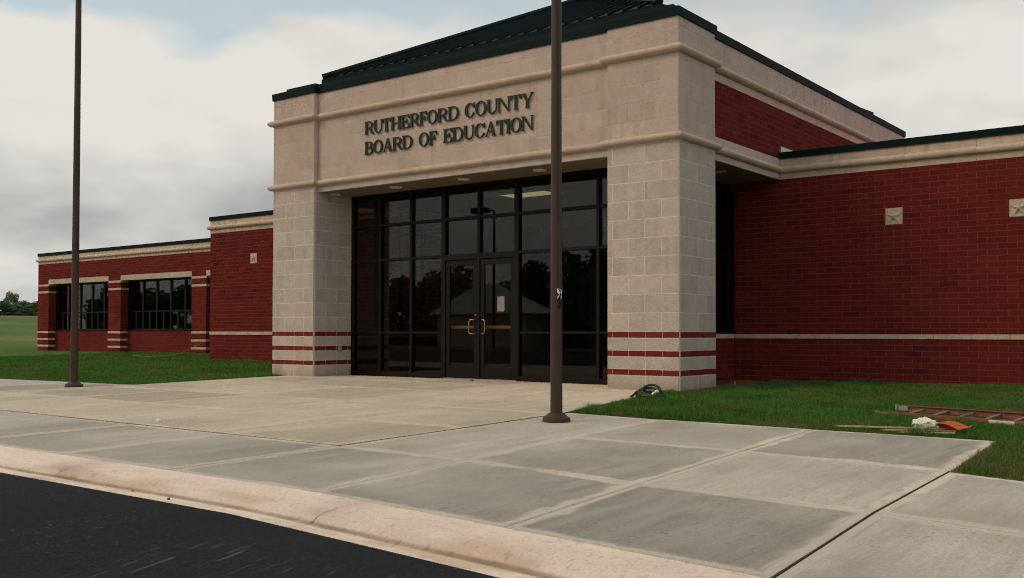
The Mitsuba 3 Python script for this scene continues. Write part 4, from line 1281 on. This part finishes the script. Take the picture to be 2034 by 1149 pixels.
# ------------------------------------------------------------------ trees
def crown_mesh(seed, n=5200, lumps=26, size=.062, squash=1.0):
    """leaf clumps through an uneven crown, unit size: radius about 1, base at 0, top about 2"""
    r = np.random.default_rng(seed)
    cs = []
    for k in range(lumps):
        a, hh = r.uniform(0, 2 * np.pi), r.uniform(.10, 1.75) if k > 7 else r.uniform(.0, .35)
        rad = .72 * math.sqrt(max(.05, 1 - ((hh - .85) / 1.15) ** 2)) * r.uniform(.3, 1)
        cs.append((rad * math.cos(a), rad * math.sin(a), hh, r.uniform(.20, .42)))
    cs = np.array(cs)
    pick = r.choice(len(cs), n, p=cs[:, 3] ** 2 / (cs[:, 3] ** 2).sum())
    u = r.normal(size=(n, 3))
    u /= np.linalg.norm(u, axis=1, keepdims=True)
    p = cs[pick, :3] + u * cs[pick, 3:4] * (r.uniform(0, 1, (n, 1)) ** .4)
    p[:, 2] *= squash
    a, b = r.normal(size=(n, 3)), r.normal(size=(n, 3))
    a /= np.linalg.norm(a, axis=1, keepdims=True)
    b -= (b * a).sum(1, keepdims=True) * a
    b /= np.linalg.norm(b, axis=1, keepdims=True)
    s = size * r.uniform(.6, 1.4, (n, 1))
    v = np.stack([p - a * s, p + b * s * .8, p + a * s, p - b * s * .8], 1).reshape(-1, 3)
    f = np.vstack([np.arange(n)[:, None] * 4 + [0, 1, 2], np.arange(n)[:, None] * 4 + [0, 2, 3]])
    g = np.clip(.5 * r.uniform(0, 1, n) + .5 * meshkit.noise(p * 3, seed), 0, 1)[:, None]
    return (v, f), np.repeat(g, 4, axis=0)


CROWNS = []
for i, (c0, c1) in enumerate([((.080, .140, .080), (.140, .215, .115)), ((.115, .175, .085), (.195, .265, .125)), ((.070, .120, .085), (.115, .175, .110))]):
    mm, gcol = crown_mesh(30 + i)
    CROWNS.append(mikit.ply(mm, 'mat_leaf', color=np.array(c0) * (1 - gcol) + np.array(c1) * gcol))
v, ff = [], []
parts = [cyl((0, 0, 0), (0.02, 0, 1.0), .075, .04, n=8)]
for k in range(5):
    a = k * 1.3
    parts.append(cyl((0.02, 0, .55 + .08 * k), (.5 * math.cos(a), .5 * math.sin(a), 1.1 + .1 * k), .028, .008, n=5))
TRUNK = mikit.ply(cat(parts), 'mat_bark')


def tree(x, y, h, wd, kind, label, group=None, rot=0.0):
    t = thing('tree', label, 'tree', group)
    z = float(lawn_z(x, y))
    scene[nk(t + '__trunk')] = {**TRUNK, 'to_world': T().translate([x, y, z - .1]).rotate([0, 0, 1], rot).scale([h * .42, h * .42, h * .5])}
    scene[nk(t + '__crown')] = {**CROWNS[kind], 'to_world': T().translate([x, y, z + .02 * h]).rotate([0, 0, 1], rot).scale([wd, wd, h / 2.05])}


# far hedgerow at the left edge of the picture, about 230 m away
def at_px(u, r):
    dx = RGT * (u - 1017) / 1992.32 + FWD
    dx = dx[:2] / np.linalg.norm(dx[:2])
    return CAM[:2] + dx * r


FAR = [(-62, 5.8, 4.6, 0), (-34, 5.2, 4.8, 2), (-8, 6.2, 3.9, 0), (9, 5.0, 3.6, 2), (22, 8.9, 2.5, 1), (34, 4.9, 3.4, 0), (50, 6.4, 3.7, 1), (66, 5.2, 3.6, 2), (80, 6.2, 4.2, 0), (98, 5.4, 4.6, 2), (125, 6.1, 5.0, 0), (150, 5.6, 5.0, 2)]
for i, (u, h, wd, k) in enumerate(FAR):
    p = at_px(u, 240 + 6 * math.sin(i * 2.1))
    if u == 22: lb, gp = 'tall pale green tree standing above the far hedgerow', None
    elif 0 < u < 76: lb, gp = ['', 'dark green bushy tree in the far hedgerow left of the tall one', '', 'low dark tree in the far hedgerow just right of the tall one', 'round mid green tree in the far hedgerow', 'dark green tree of the far hedgerow beside the brick corner', ''][[-8, 9, 22, 34, 50, 66, 80].index(u)], None
    else: lb, gp = 'far hedgerow tree outside the picture or behind the building', 'hidden trees of the far hedgerow'
    tree(p[0], p[1], h * (.60 if u == 22 else .52), wd * .80, k, lb, gp, rot=i * 47)
# trees across the road, behind the camera: the glass reflects them
r_ = np.random.default_rng(12)
BACK = [(-25, -40, 5.6), (-29.5, -41.5, 5.4), (-33.5, -46, 7.4), (-38.5, -47, 7.0), (-44, -44, 6.2), (-49, -45, 5.6), (-55, -43, 6.4), (-62, -42, 5.0), (-69, -41, 6.2), (-77, -40, 6.9), (-85, -40, 5.6), (-93, -41, 6.3), (-101, -40, 5.6), (-109, -41, 6.6), (-118, -42, 5.2), (-40, -52, 5.0), (-46, -51, 5.6), (-52, -52, 4.8), (-58, -50, 5.2), (-65, -49, 5.0), (-73, -48, 5.4), (-81, -47, 5.0), (-89, -48, 5.4), (-27, -50, 6.0), (-20.5, -40, 6.3), (-15.5, -42, 6.4), (-8, -48, 7.2), (0, -47, 6.6), (9, -48, 7.0)]
for i, (x, y, h) in enumerate(BACK):
    tree(x + r_.uniform(-1, 1), y + r_.uniform(-2, 2), h, h * (.52 if x > -60 and y > -49 else .9), i % 3, 'tree across the road, seen only as a reflection in the glass', 'trees reflected in the glass', rot=i * 61)
mat('mat_pale_roof', (.55, .55, .53), .7, .2)
mat('mat_siding', (.50, .48, .44), .8, .2)
hb = thing('house', 'pale roofed house across the road, reflected in the entrance doors', 'house')
obj('wall', bx(-41.5, -33.5, -41.6, -38.6, -.3, 2.3), 'mat_siding', hb)
obj('roof', (np.array([[-42, -38.1, 2.2], [-33, -38.1, 2.2], [-33, -42.1, 2.2], [-42, -42.1, 2.2], [-38.6, -40.1, 4.5], [-37.0, -40.1, 4.3]]), np.array([[0, 1, 5], [0, 5, 4], [1, 2, 5], [2, 3, 4], [2, 4, 5], [3, 0, 4], [0, 2, 1], [0, 3, 2]])), 'mat_pale_roof', hb)
lp = thing('parking_light', 'parking lot light pole with a box head, reflected in the transom glass', 'light pole')
obj('post', cyl((-35.1, -37.2, -.3), (-35.1, -37.2, 9.3), .10, .075, n=10), 'mat_bronze', lp, smooth=40)
obj('lamp_head', cham(-37.0, -35.7, -37.5, -36.9, 9.15, 9.5, .03), 'mat_bronze', lp)
obj('arm', cyl((-35.1, -37.2, 9.25), (-35.8, -37.2, 9.32), .05, n=8), 'mat_bronze', lp)
